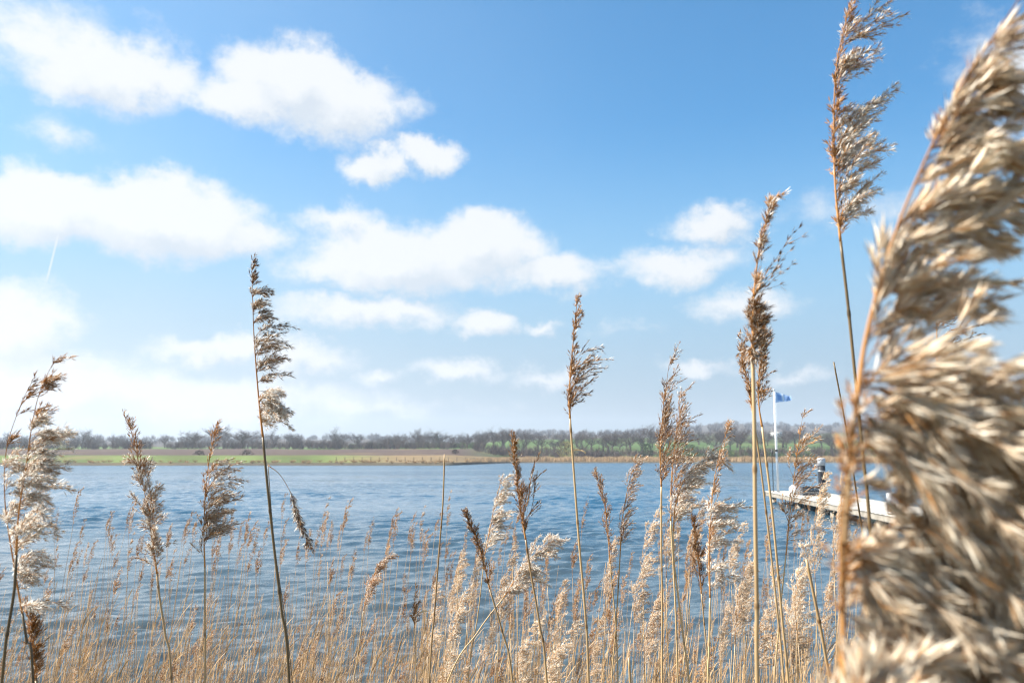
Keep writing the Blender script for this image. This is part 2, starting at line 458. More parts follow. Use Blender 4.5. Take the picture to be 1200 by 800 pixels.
N.link(N.mix(deep, (0.060, 0.082, 0.094, 1), (0.024, 0.080, 0.136, 1)), b.inputs['Base Color'])
N.link(N.smooth(geo_s.outputs[1], 10, 200, 0.03, 0.20), b.inputs['Roughness'])
mp = N.node('ShaderNodeMapping'); N.link(pos, mp.inputs[0]); mp.inputs['Rotation'].default_value = (0, 0, rad(-14)); mp.inputs['Scale'].default_value = (0.62, 1.15, 1)
gust = N.noise(N.vmath('MULTIPLY', pos, (0.25, 1.0, 1)), 0.055, 4, 0.6)
gs = N.smooth(gust, 0.36, 0.64, 0.35, 1.35)
r1 = N.noise(mp.outputs[0], 9.0, 3, 0.6)
r2 = N.noise(mp.outputs[0], 2.3, 4, 0.6)
r3 = N.noise(mp.outputs[0], 0.75, 4, 0.6)
bh = N.math('ADD', N.math('MULTIPLY', r1, 0.009), N.math('MULTIPLY', N.math('MULTIPLY', N.math('ABSOLUTE', N.math('SUBTRACT', r2, 0.5)), -0.055), N.smooth(geo_s.outputs[1], 8, 45, 0.9, 1.15)))
bh = N.math('ADD', bh, N.math('MULTIPLY', N.math('MULTIPLY', r3, 0.34), N.smooth(geo_s.outputs[1], 30, 120, 0.0, 1.0)))
bh = N.math('MULTIPLY', bh, gs)
bp = N.node('ShaderNodeBump'); bp.inputs['Strength'].default_value = 1.0; bp.inputs['Distance'].default_value = 1.0
N.link(bh, bp.inputs['Height']); N.link(bp.outputs[0], b.inputs['Normal'])
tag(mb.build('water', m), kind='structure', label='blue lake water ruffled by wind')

# ------------------------------------------------------------------ far vegetation
def strips(mb, P0, P1, W_, tone, rng, mat=0):
    """tapered slivers from P0 to P1"""
    P0 = np.asarray(P0); P1 = np.asarray(P1); n = len(P0)
    d = P1 - P0; r = rng.randn(n, 3); s_ = np.cross(d, r); s_ /= np.linalg.norm(s_, axis=1)[:, None] + 1e-9
    s_ *= np.asarray(W_).reshape(-1, 1) * 0.5
    V = np.stack([P0 - s_, P0 + s_, P1 + s_ * 0.35, P1 - s_ * 0.35], 1).reshape(-1, 3)
    k = np.arange(n)[:, None] * 4
    F = np.concatenate([k + np.array([[0, 1, 2]]), k + np.array([[0, 2, 3]])])
    mb.add(V, F, mat, np.repeat(np.broadcast_to(tone, (n,)), 4))

def bare_tree_parts(rng, h, w, twigs=1.0):
    """leafless tree: trunk with limbs, and crown of branches and twigs"""
    tr = MB(); cr = MB()
    th = h * rng.uniform(0.22, 0.34)
    lean = rng.uniform(-0.04, 0.04, 2) * h
    P = curve([(0, 0, -0.3), (lean[0] * .3, lean[1] * .3, th * .5), (lean[0], lean[1], th)], 6)
    r0 = h * 0.022
    tube(tr, P, np.linspace(r0 * 1.35, r0 * .85, 6), 7, 0, 0.35)
    A = []; B = []; Wd = []
    def grow(p, d, L, r, lev):
        n = 5; pts = [p]; q = p.copy(); dd = d.copy()
        for i in range(n):
            dd = dd + rng.randn(3) * 0.13 + np.array([0, 0, 0.05]); dd /= np.linalg.norm(dd)
            q = q + dd * L / n; pts.append(q.copy())
        pts = np.array(pts)
        if lev == 0: tube(tr, pts, np.linspace(r, r * .5, n + 1), 5, 0, 0.45, cap=False)
        elif lev == 1: tube(cr, pts, np.linspace(r, r * .45, n + 1), 3, 0, 0.3, cap=False)
        else:
            for i in range(n):
                A.append(pts[i]); B.append(pts[i + 1]); Wd.append(max(0.035, r * 1.6 * (1 - i / n * .6)))
        if lev < 3:
            m_ = [6, 5, int(4 * twigs) + 1][lev]
            for i in range(m_):
                k = rng.randint(1, n + 1)
                o = rng.randn(3); o[2] = abs(o[2]) * 0.5; o /= np.linalg.norm(o)
                nd = dd * 0.62 + o * 0.78; nd /= np.linalg.norm(nd)
                grow(pts[k], nd, L * rng.uniform(0.48, 0.72), r * 0.45, lev + 1)
    nl = rng.randint(5, 8)
    for i in range(nl):
        a = i * 2.4 + rng.uniform(-.3, .3); up = rng.uniform(0.5, 1.3) if i else 2.5
        sx = w / h * 1.5
        d = np.array([math.cos(a) * sx, math.sin(a) * sx, up * 0.9]); d /= np.linalg.norm(d)
        grow(P[-1 - (i % 2)].copy(), d, (h - th) * rng.uniform(0.42, 0.55), r0 * 0.6, 0)
    strips(cr, A, B, Wd, rng.rand(len(A)), rng)
    return tr, cr

rt = np.random.RandomState(5)
TREES = []
for k in range(6):
    h = 10.0; w = [5.0, 7.0, 4.0, 6.0, 8.0, 4.5][k]
    a, c = bare_tree_parts(rt, h, w, 1.0)
    V = np.concatenate(c.v); top = V[:, 2].max(); sc = 10.0 / top
    for q in (a, c): q.v = [v_ * sc for v_ in q.v]
    V = np.concatenate(c.v); hw = np.percentile(np.abs(V[:, 0]), 95)
    TREES.append((a.mesh('trunk', [M_BARK]), c.mesh('crown', [M_TWIG]), hw))
ORD = ['', 'second ', 'third ', 'fourth ', 'fifth ', 'sixth ', 'seventh ', 'eighth ', 'ninth ', 'tenth ', 'eleventh ', 'twelfth ', 'thirteenth ', 'fourteenth ', 'fifteenth ', 'sixteenth ', 'seventeenth ', 'eighteenth ', 'nineteenth ', 'twentieth ']
def tell_apart(items, kind, marks, suffix=''):
    """labels by height between the landmarks each thing stands between: items are (object, px, top py)"""
    seg = {}
    for o, px, ty in items:
        k = sum(1 for m_ in marks if m_[0] < px); seg.setdefault(k, []).append((ty, o))
    for k, lst in seg.items():
        lst.sort(key=lambda q: q[0])
        if k == 0: wh = 'left of ' + marks[0][1]
        elif k == len(marks): wh = 'right of ' + marks[-1][1]
        else: wh = 'between ' + marks[k - 1][1] + ' and ' + marks[k][1]
        for i, (ty, o) in enumerate(lst):
            hgt = '' if len(lst) == 1 else (ORD[i] + 'tallest ' if i < len(ORD) else 'lowest ')
            o['label'] = ' '.join((hgt + kind + ' ' + wh).split()[:16])
def put_tree(k, px, top_py, hw_px, dist, label, group=None, rng=rt, cat='tree', name='bare_tree'):
    base = on_land(px, dist); top = at(px, top_py, dist)[2]
    h = max(top - base[2], 3.0)
    t, c, hw = TREES[k % 6]
    e = empty(name, base)
    sx = (hw_px / 1000 * dist) / hw
    e.scale = (sx, sx, h / 10.0); e.rotation_euler = (0, 0, rng.choice([0, math.pi]) + rng.uniform(-.3, .3))
    for nm, me in (('trunk', t), ('crown', c)):
        o = bpy.data.objects.new(nm, me); COL.objects.link(o); o.parent = e
    return tag(e, label, cat, group)

named = [
    (100, 500, 12, 520, 1, 'bare round tree on its own beside the light green field at the far left shore'),
    (64, 505, 10, 520, 3, 'small bare tree at the far left shore, half behind the big fluffy reed'),
    (229, 507, 12, 480, 1, 'low rounded bare tree just left of the tallest tree of the left shore'),
    (253, 494, 15, 500, 4, 'tallest bare tree of the left shore, behind the tip of an open reed plume'),
    (283, 501, 20, 480, 4, 'wide spreading bare tree above the left ploughed field, just left of the tall reed stalk'),
    (350, 507, 7, 560, 2, 'thin bare tree with a narrow crown right of the tall left reed'),
    (396, 497, 12, 500, 3, 'dark bare tree standing clear above the hedge at a third of the picture width'),
    (469, 505, 12, 520, 1, 'low bare tree left of the dark one above the green bank'),
    (491, 499, 13, 490, 0, 'tall dark bare tree above the green hedge bank left of centre'),
    (517, 503, 16, 560, 4, 'broad bare tree above the hedge, right of the tall dark one'),
    (548, 506, 9, 470, 3, 'small bare tree where the ploughed field ends'),
    (566, 503, 8, 520, 2, 'slim bare tree between the ploughed field and the brown thicket'),
    (590, 497, 13, 470, 0, 'bare tree right behind the tip of the narrow brown reed at the centre'),
    (712, 503, 17, 480, 1, 'round bare tree above the tan reed belt, right of the tall centre reed'),
    (738, 503, 12, 500, 3, 'bare tree between the round one and the paired brown reeds'),
    (760, 493, 13, 560, 0, 'tall pale bare tree left of the paired brown reeds, on the far shore'),
    (862, 491, 14, 540, 1, 'tall bare tree left of the thick front stalk, above the green slope'),
    (843, 496, 10, 540, 5, 'bare tree with a feathery crown above the short fluffy reed'),
    (972, 500, 14, 470, 3, 'dark bare tree on the far shore right of the flagpole'),
]
for (px, ty, hw, dist, k, lab) in named:
    put_tree(k, px, ty, hw, dist, lab)
n_left = [(x, 510 + rt.uniform(-11, 6), rt.uniform(5, 15), rt.uniform(500, 640)) for x in np.linspace(-60, 545, 34) + rt.uniform(-6, 6, 34)]
tl = []; marks_t = [(100, 'the lone round tree'), (190, 'the leaning brown reed'), (253, 'the tallest tree'), (322, 'the tall stalk'), (396, 'the dark clear tree'), (491, 'the bank tree')]
for i, (px, ty, hw, dist) in enumerate(n_left):
    tl.append((put_tree(i, px, ty, hw, dist, 'low bare tree in the hazy row behind the ploughed field on the left shore', 'bare trees behind the left field'), px, ty))
tell_apart(tl, 'low hazy bare tree', marks_t)
tl = []
for i, px in enumerate(np.linspace(560, 778, 24) + rt.uniform(-5, 5, 24)):
    ty = 510 + rt.uniform(-10, 6); tl.append((put_tree(i, px, ty, rt.uniform(8, 14), rt.uniform(440, 560), 'bare grey brown tree in the wood behind the reed belt, centre of the far shore', 'bare trees of the centre wood'), px, ty))
tell_apart(tl, 'bare wood tree', [(600, 'the chestnut reed'), (664, 'the willow'), (700, 'the slim reed'), (738, 'the evergreen')])
tl = []
for i, px in enumerate(np.linspace(782, 1010, 22) + rt.uniform(-5, 5, 22)):
    ty = 507 + rt.uniform(-11, 7); tl.append((put_tree(i + 2, px, ty, rt.uniform(8, 14), rt.uniform(450, 600), 'bare tree on the green slope of the far right shore', 'bare trees on the right slope'), px, ty))
tell_apart(tl, 'bare slope tree', [(835, 'the tufted reed'), (884, 'the thick stalk'), (908, 'the flagpole'), (962, 'the capped pile')])
tl = []
for i, px in enumerate(np.linspace(1015, 1290, 26) + rt.uniform(-5, 5, 26)):
    ty = 490 + rt.uniform(-10, 10); tl.append((put_tree(i + 4, px, ty, rt.uniform(10, 18), rt.uniform(420, 560), 'tall bare tree of the dark wood behind the big blurred reed', 'bare trees of the wood on the far right'), px, ty))
tell_apart(tl, 'bare dark wood tree', [(1056, 'the second pile'), (1098, 'the dark sky reed'), (1172, 'the mast')])

# hedges and thickets: nobody could count their stems
def thicket(name, label, px0, px1, d0, d1, h0, h1, n, wd, mat, seed, clump=9, clear=None):
    rng = np.random.RandomState(seed); A = []; B = []; T = []
    ncl = max(3, int(n / 45))
    cx = rng.uniform(px0, px1, ncl); cd = rng.uniform(d0, d1, ncl); ch = rng.uniform(h0, h1, ncl); ct = rng.rand(ncl)
    for c in range(ncl):
        b_ = on_land(cx[c], cd[c])
        w_ = ch[c] * 0.75
        for k in range(45):
            a = rng.uniform(0, 6.283); rr = rng.rand() ** 0.6
            p = b_ + np.array([math.cos(a) * rr * w_ * .5, math.sin(a) * rr * w_ * .5, -0.2])
            z0 = rng.uniform(0, 0.6) * ch[c]
            top = p + np.array([math.cos(a) * rr * w_ * .5, math.sin(a) * rr * w_ * .5, 0]) + np.array([rng.randn() * .5, rng.randn() * .5, 0])
            hh = ch[c] * math.sqrt(max(0.06, 1 - rr * rr * 0.8)) * rng.uniform(.75, 1.05)
            A.append(p + np.array([0, 0, z0 * .8])); B.append(np.array([top[0], top[1], b_[2] + max(hh, z0 + .4)])); T.append(ct[c] * .6 + rng.rand() * .4)
    mb = MB(); strips(mb, A, B, rng.uniform(.5, 1.3, len(A)) * wd, np.array(T), rng)
    return tag(mb.build(name, mat), label, kind='stuff')
M_BELT = mat_tone('reed_belt', (0.27, 0.18, 0.10), (0.50, 0.35, 0.20), 0.15, .8, .2)
M_HEDGE = mat_tone('hedge_twigs', (0.055, 0.041, 0.039), (0.12, 0.092, 0.08), 0, 0.95, 0.1)
M_GHEDGE = mat_tone('green_hedge', (0.05, 0.075, 0.03), (0.12, 0.17, 0.055), 0, 0.95, 0.1)
M_BLUEWOOD = mat_tone('hill_wood', (0.040, 0.033, 0.034), (0.085, 0.07, 0.063), 0, 0.95, 0.1)
M_WILLOW = mat_tone('willow_twigs', (0.17, 0.155, 0.05), (0.33, 0.29, 0.11), 0, 0.9, 0.1)
M_EVERG = mat_tone('evergreen', (0.018, 0.035, 0.014), (0.05, 0.085, 0.03), 0, 0.9, 0.1)
thicket('hedge', 'dark bare hedge along the top of the ploughed field', -260, 548, 448, 470, 3.0, 5.8, 14000, .22, M_HEDGE, 21)
thicket('thicket', 'brown bare thicket behind the tan reed belt', 556, 1300, 395, 440, 3.0, 6.5, 17000, .22, M_HEDGE, 22)
thicket('undergrowth', 'green undergrowth on the slope below the far right trees', 780, 1040, 392, 420, 2.0, 4.5, 5000, .3, M_GHEDGE, 23)
thicket('hedge_bank', 'greenish hedge bank behind the dark hedge left of centre', 395, 560, 480, 500, 2.5, 4.2, 3500, .3, M_GHEDGE, 24)
thicket('woodland', 'hazy blue woodland covering the distant hills', -600, 1700, 1200, 2300, 7, 13, 42000, 1.1, M_BLUEWOOD, 25)
thicket('near_wood', 'leafless wood of the middle distance behind the shore trees', -500, 1700, 620, 1000, 5, 9, 17000, .5, M_HEDGE, 26)
thicket('shore_scrub', 'low dark scrub dotted along the far green bank', 75, 560, 246, 256, 0.2, 0.55, 5200, .10, M_BELT, 27)

def shrub(px, dist, hw, h, mat, name, label, seed):
    rng = np.random.RandomState(seed); b_ = on_land(px, dist); mb = MB(); st = MB()
    w_ = hw / 1000 * dist; n = 900 if h > 4 else 260
    a = rng.uniform(0, 6.283, n); r_ = rng.rand(n) ** .5; zz = rng.rand(n)
    lob = 0.82 + 0.18 * np.sin(a * 3 + zz * 5 + seed)
    R_ = r_ * w_ * (np.sqrt(np.clip(1 - (zz - .4) ** 2 / .42, .02, 1)) if h > 4 else np.sqrt(1.02 - zz ** 2)) * lob
    P = np.stack([np.cos(a) * R_, np.sin(a) * R_, zz * h], -1)
    Q = P + np.stack([np.cos(a) * .35, np.sin(a) * .35, np.full(n, .5)], -1) * rng.uniform(.4, 1.3, n)[:, None] * (1 if h > 4 else .5)
    strips(mb, P, Q, rng.uniform(.12, .3, n), rng.rand(n), rng)
    for k in range(5):
        an = k * 1.26
        tube(st, curve([(0.1 * math.cos(an), 0.1 * math.sin(an), -.2), (.3 * math.cos(an), .3 * math.sin(an), h * .3), (w_ * .5 * math.cos(an), w_ * .5 * math.sin(an), h * .7)], 6), np.linspace(.1, .03, 6), 5, 0, .4)
    e = empty(name, b_)
    mb.build('crown', mat, e); st.build('stem', M_BARK, e)
    return tag(e, label, 'shrub')
shrub(664, 392, 14, 8.2, M_WILLOW, 'willow_shrub', 'round yellow green willow shrub on the far shore left of the slim reed', 1)
shrub(757, 392, 9, 7.2, M_EVERG, 'evergreen_shrub', 'dark evergreen shrub left of the paired brown reeds on the far shore', 2)
shrub(808, 400, 9, 6.5, M_GHEDGE, 'green_shrub', 'mid green shrub right of the paired brown reeds on the far shore', 3)
shrub(237, 305, 8, 1.5, M_HEDGE, 'small_shrub', 'small dark shrub at the edge of the ploughed field, left of the open reed', 4)
shrub(292, 305, 9, 1.6, M_HEDGE, 'small_shrub', 'small dark shrub at the edge of the ploughed field, beside the tall reed stalk', 5)
shrub(534, 330, 5, 1.6, M_HEDGE, 'small_shrub', 'tiny dark shrub near the end of the ploughed field, right of the bare stalk', 6)

# tan reed belt of the far right shore
rng = np.random.RandomState(31); n = 26000
px = rng.uniform(545, 1500, n); w = np.clip((px - 545) / 60, 0.15, 1)
dd = np.array([profile(p)[0][2] for p in px]) + rng.rand(n) * 16
P0 = np.array([on_land(p, q) for p, q in zip(px, dd)]); P0[:, 2] -= .1
hh = rng.uniform(1.7, 2.7, n) * (0.35 + .65 * w) * (0.85 + 0.15 * np.sin(px * .2) * np.sin(px * .07))
P1 = P0 + np.stack([rng.randn(n) * .15 + .25, rng.randn(n) * .15, hh], -1)
mb = MB(); strips(mb, P0, P1, rng.uniform(.08, .2, n), rng.rand(n), rng)
tag(mb.build('reed_belt', M_BELT), 'tan belt of dead reeds along the far shore', kind='stuff')

# stock fence on the far bank
e = empty('stock_fence', on_land(500, 262))
mbp = None
M_POST = mat_plain('weathered_post', (0.16, 0.13, 0.10), .9, .2, 3)
fp = []
for px in np.linspace(396, 596, 21):
    dist = profile(px)[0][2] + 12 + .0 * px; fp.append(on_land(px, dist))
o0 = np.array(on_land(500, 262))
for p in fp:
    mb = MB(); q = p - o0
    tube(mb, [q + (0, 0, -.3), q + (0, 0, 1.25), q + (0, 0, 1.32)], [.09, .085, .03], 6)
    mb.build('fence_post', M_POST, e)
for z in (.55, 1.1):
    mb = MB(); tube(mb, [p - o0 + (0, 0, z) for p in fp], .012, 4); mb.build('wire', M_POST, e)
tag(e, 'low post and wire fence along the far bank, left of centre', 'fence')

# white farmhouse far up the right slope
e = empty('farmhouse', on_land(908, 900)); e.rotation_euler = (0, 0, .2)
mb = MB(); box(mb, (-5, -3.5, -1), (5, 3.5, 4.5)); mb.build('wall', mat_plain('white_render', (.75, .74, .72), .8, .05, 1), e)
mb = MB(); mb.add([(-5.4, -4, 4.5), (5.4, -4, 4.5), (5.4, 4, 4.5), (-5.4, 4, 4.5), (-5.4, 0, 8), (5.4, 0, 8)], [(0, 1, 5), (0, 5, 4), (2, 3, 4), (2, 4, 5), (0, 4, 3), (1, 2, 5), (0, 3, 2), (0, 2, 1)])
mb.build('roof', mat_plain('grey_roof', (.16, .15, .15), .8, .1, 1), e, smooth=False)
for x in (-3.2, 0, 3.2):
    mb = MB(); box(mb, (x - .6, -3.56, 1.5), (x + .6, -3.5, 3)); mb.build('window', mat_plain('dark_window', (.03, .035, .04), .2, .1, 1), e)
tag(e, 'small white farmhouse on the hazy slope right of the flagpole foot', 'house')

# ------------------------------------------------------------------ jetty
A_ = np.array([12.9, 44.0]); d_ = np.array([9.3, 5.0]) - A_; Lj = float(np.linalg.norm(d_)); d_ /= Lj; n_ = np.array([-d_[1], d_[0]])
if n_[0] < 0: n_ = -n_
DZ = 0.52
e = empty('jetty', (A_[0], A_[1], 0)); e.rotation_euler = (0, 0, math.atan2(d_[1], d_[0]))
# local x runs along the jetty towards the near bank; local y>0 lies to the right of the picture
sgn = 1.0 if (np.array([-math.sin(e.rotation_euler[2]), math.cos(e.rotation_euler[2])]) @ n_) > 0 else -1.0
M_DECK = mat_tone('bleached_planks', (0.30, 0.275, 0.24), (0.62, 0.58, 0.52), 0, .8, .2)
M_BEAM = mat_plain('jetty_beam', (.34, .30, .25), .85, .2, 4)
JW = 2.4
mb = MB(); rj = np.random.RandomState(8); x = 0.0
while x < Lj:
    y0, y1 = sorted((0.0, sgn * JW))
    box(mb, (x, y0 - .04, DZ - .04 + rj.uniform(-.003, .003)), (x + .14, y1 + .04, DZ + rj.uniform(-.003, .003)), tone=rj.rand(), bevel=.006)
    x += .152
mb.build('deck', M_DECK, e, smooth=False)
for yy_ in (0.06, JW / 2, JW - .06):
    mb = MB(); box(mb, (0, sgn * yy_ - .06, DZ - .24), (Lj, sgn * yy_ + .06, DZ - .046), bevel=.01); mb.build('beam', M_BEAM, e, smooth=False)
mb = MB(); box(mb, (-.03, min(-.1, sgn * JW), DZ - .26), (-.005, max(.1, sgn * JW), DZ + .012)); mb.build('end_board', M_DECK, e, smooth=False)
for k in range(8):
    for yy_ in (.25, JW - .25):
        mb = MB(); xk = .7 + k * 5.3
        tube(mb, [(xk, sgn * yy_, -1.6), (xk, sgn * yy_, DZ - .05)], .11, 10); mb.build('leg', M_BEAM, e)
tag(e, 'low bleached plank jetty running out into the lake on the right', 'jetty')

def pile(px, dist, top_py, r, label, dark=True):
    p = at(px, top_py, dist); e = empty('mooring_pile', (p[0], p[1], 0)); zt = p[2]
    an = np.arange(14)
    mb = MB(); tube(mb, curve([(0, 0, -1.8), (0.01, 0, 0), (0, 0, zt - .3)], 10), np.linspace(r * 1.03, r, 10), 14)
    mb.build('post', mat_plain('tarred_post', (.030, .034, .045), .55, .3, 6), e)
    mb = MB(); tube(mb, [(0, 0, zt - .34), (0, 0, zt - .04), (0, 0, zt - .01), (0, 0, zt)], [r * 1.12, r * 1.12, r * 1.04, r * .8], 14)
    mb.build('cap', mat_plain('weathered_cap', (.62, .63, .66), .6, .15, 7), e)
    mb = MB(); tube(mb, [(0, 0, zt - .62), (0, 0, zt - .56)], r * 1.06, 14); mb.build('band', M_METAL, e)
    return tag(e, label, 'mooring post')
M_METAL = mat_plain('galvanised', (.42, .44, .46), .45, .15, 9, metal=.6)
pile(962, 39.5, 536.5, .165, 'tarred mooring pile with a pale cap beside the jetty head')
pile(1056, 34, 538, .17, 'tarred mooring pile showing through the big blurred reed')
pile(1044, 26, 577, .12, 'short tarred pile low behind the blurred reed plume')

# flagpole
fx = at(908, 572, 42.6); fp_top = at(908, 457, 42.6)[2]
e = empty('flagpole', (fx[0] + .15, fx[1], DZ))
M_WHITE = mat_plain('white_paint', (.80, .81, .82), .35, .04, 3)
mb = MB(); tube(mb, [(0, 0, 0), (0, 0, 2.4), (0, 0, fp_top - DZ - .03)], [.055, .046, .032], 12); mb.build('pole', M_WHITE, e)
mb = MB(); tube(mb, [(0, 0, fp_top - DZ - .035), (0, 0, fp_top - DZ - .01), (0, 0, fp_top - DZ + .03), (0, 0, fp_top - DZ + .05)], [.035, .06, .06, .02], 12); mb.build('finial', M_WHITE, e)
mb = MB(); tube(mb, [(0, 0, 0), (0, 0, .03)], .12, 14); mb.build('base_plate', M_METAL, e)
mb = MB(); tube(mb, [(0, 0, 1.98), (0, 0, 2.08)], .065, 12); mb.build('clamp', mat_plain('black_clamp', (.03, .03, .03), .5, .1, 5), e)
mb = MB(); tube(mb, [(.05, -.05, .3), (.052, -.05, fp_top - DZ - .1)], .006, 5); mb.build('halyard', M_WHITE, e)
tag(e, 'slim white flagpole standing on the jetty head', 'flagpole')
# flag
fz = fp_top - .10
nu, nv = 44, 20; Vf = []
for j in range(nv):
    for i in range(nu):
        a_, b_ = i / (nu - 1), j / (nv - 1)
        hgt = .54 * (1 - .60 * a_)
        xx = a_ * .80; sag = -.20 * a_ ** 1.3
        yv = .07 * math.sin(a_ * 9 + b_ * 1.6) * (a_ ** .6)
        zv = -b_ * hgt - .02 * math.sin(a_ * 7.5) * a_ + sag + .06 * a_ * math.sin(a_ * 6 + 1)
        Vf.append((xx, yv, zv))
Vf = np.array(Vf); ii = (np.arange(nv - 1)[:, None] * nu + np.arange(nu - 1)[None, :]).ravel()
Ff = np.concatenate([np.stack([ii, ii + 1, ii + nu + 1], -1), np.stack([ii, ii + nu + 1, ii + nu], -1)])
m, N, b = principled('flag_cloth', .8, .1)
ff = N.node('ShaderNodeAttribute', attribute_name='cloth')
sp = N.node('ShaderNodeSeparateXYZ'); N.link(ff.outputs['Vector'], sp.inputs[0])
U_, V_ = sp.outputs[0], sp.outputs[1]
# pale field, blue emblem near the hoist with a white stripe, blue fly
hoist = N.math('MULTIPLY', N.smooth(N.math('ABSOLUTE', N.math('SUBTRACT', U_, .27)), .14, .10), N.smooth(N.math('ABSOLUTE', N.math('SUBTRACT', V_, N.math('ADD', .42, N.math('MULTIPLY', U_, .4)))), .34, .26))
fly = N.math('MULTIPLY', N.smooth(U_, .58, .66), N.smooth(N.math('ABSOLUTE', N.math('SUBTRACT', V_, .5)), .40, .3))
edge = N.smooth(V_, .10, .05)
bl = N.math('MAXIMUM', hoist, N.math('MAXIMUM', N.math('MULTIPLY', fly, .8), N.math('MULTIPLY', edge, .7)))
fc = N.mix(bl, (.50, .66, .90, 1), (.24, .38, .68, 1))
st_ = N.smooth(N.math('ABSOLUTE', N.math('SUBTRACT', U_, N.math('ADD', .44, N.math('MULTIPLY', V_, .08)))), .07, .03)
fc = N.mix(st_, fc, (.80, .84, .90, 1))
N.link(fc, b.inputs['Base Color'])
tr = N.node('ShaderNodeBsdfTranslucent'); N.link(fc, tr.inputs[0])
mx = N.node('ShaderNodeMixShader'); mx.inputs[0].default_value = .35
N.link(b.outputs[0], mx.inputs[1]); N.link(tr.outputs[0], mx.inputs[2]); N.link(mx.outputs[0], N.n['Material Output'].inputs[0])
mb = MB(); mb.add(Vf, Ff)
fo = mb.build('flag', m, loc=(fx[0] + .15 + .052, fx[1], fz))
ga = fo.data.attributes.new('cloth', 'FLOAT_VECTOR', 'POINT')
ga.data.foreach_set('vector', np.array([(i / (nu - 1), j / (nv - 1), 0) for j in range(nv) for i in range(nu)], np.float32).ravel())
tag(fo, 'small blue and white flag flying at the top of the white flagpole', 'flag')
# thin dark rod beside the flagpole
q = at(904.5, 527, 42.6)
mb = MB(); tube(mb, [(0, 0, 0), (0, 0, q[2] - DZ - .2), (0, 0, q[2] - DZ - .19), (0, 0, q[2] - DZ)], [.022, .02, .05, .045], 8)
tag(mb.build('marker_rod', mat_plain('dark_rod', (.10, .10, .10), .6, .1, 4), loc=(q[0], q[1], DZ)), 'thin dark rod with a small head, just left of the white flagpole', 'rod')
# float and crate on the jetty head
q = at(931, 566, 40)
e = empty('mooring_float', (q[0], q[1], DZ))
th = np.linspace(0, math.pi, 14)
mb = MB(); tube(mb, np.stack([np.zeros(14), np.zeros(14), .22 - .22 * np.cos(th)], -1), .25 * np.sin(th) + .002, 18); mb.build('ball', M_WHITE, e)
mb = MB(); an = np.linspace(0, 6.283, 17); tube(mb, np.stack([.05 * np.cos(an), an * 0, .47 + .05 * np.sin(an)], -1), .012, 6, cap=False); mb.build('eye', M_METAL, e)
tag(e, 'round white mooring float lying on the jetty head', 'float')
q = at(949, 569, 39)
e = empty('crate', (q[0], q[1], DZ)); M_CR = mat_plain('dark_crate', (.07, .075, .09), .6, .2, 6)
mb = MB()
for z in (0.0, .14, .28):
    for (lo, hi) in (((-.4, -.25, z), (.4, -.23, z + .11)), ((-.4, .23, z), (.4, .25, z + .11)), ((-.4, -.228, z), (-.38, .228, z + .11)), ((.38, -.228, z), (.4, .228, z + .11))):
        box(mb, lo, hi)
mb.build('side', M_CR, e, smooth=False)
mb = MB(); box(mb, (-.376, -.226, .002), (.376, .226, .02)); mb.build('bottom', M_CR, e, smooth=False)
tag(e, 'dark slatted crate on the jetty beside the capped mooring pile', 'crate')

# mast with a small platform, right edge
q = at(1172, 441, 60)
e = empty('beacon_mast', (q[0], q[1], 0)); zt = q[2]
M_ST = mat_plain('grey_steel', (.30, .32, .35), .5, .1, 4)
mb = MB()
for (sx, sy) in ((-1, -1), (1, -1), (1, 1), (-1, 1)):
    tube(mb, [(sx * .34, sy * .34, -1.5), (sx * .17, sy * .17, zt - .05)], .04, 6)
for k in range(10):
    z = .3 + k * (zt - .6) / 10; w1 = .34 - .17 * (z + 1.5) / (zt + 1.5); z2 = z + (zt - .6) / 10; w2 = .34 - .17 * (z2 + 1.5) / (zt + 1.5)
    for (a1, a2) in (((-1, -1), (1, -1)), ((1, -1), (1, 1)), ((1, 1), (-1, 1)), ((-1, 1), (-1, -1))):
        tube(mb, [(a1[0] * w1, a1[1] * w1, z), (a2[0] * w2, a2[1] * w2, z2)], .018, 4)
mb.build('frame', M_ST, e)
mb = MB(); box(mb, (-.42, -.42, zt - .05), (.42, .42, zt + .02), bevel=.01); mb.build('platform', M_ST, e, smooth=False)
mb = MB(); tube(mb, [(-.2, 0, zt), (-.2, 0, zt + 1.5)], [.02, .008], 6); mb.build('aerial', M_WHITE, e)
mb = MB(); tube(mb, [(.12, 0, zt), (.12, 0, zt + .18), (.12, 0, zt + .24)], [.07, .07, .02], 10); mb.build('lamp', M_WHITE, e)
tag(e, 'grey lattice mast with a small platform and whip aerial at the right edge', 'mast')

# ------------------------------------------------------------------ reeds
UP = np.array([0, 0, 1.0]); WIND = np.array([1.0, 0.12, 0.0])
def norm(a): return a / (np.linalg.norm(a) + 1e-12)

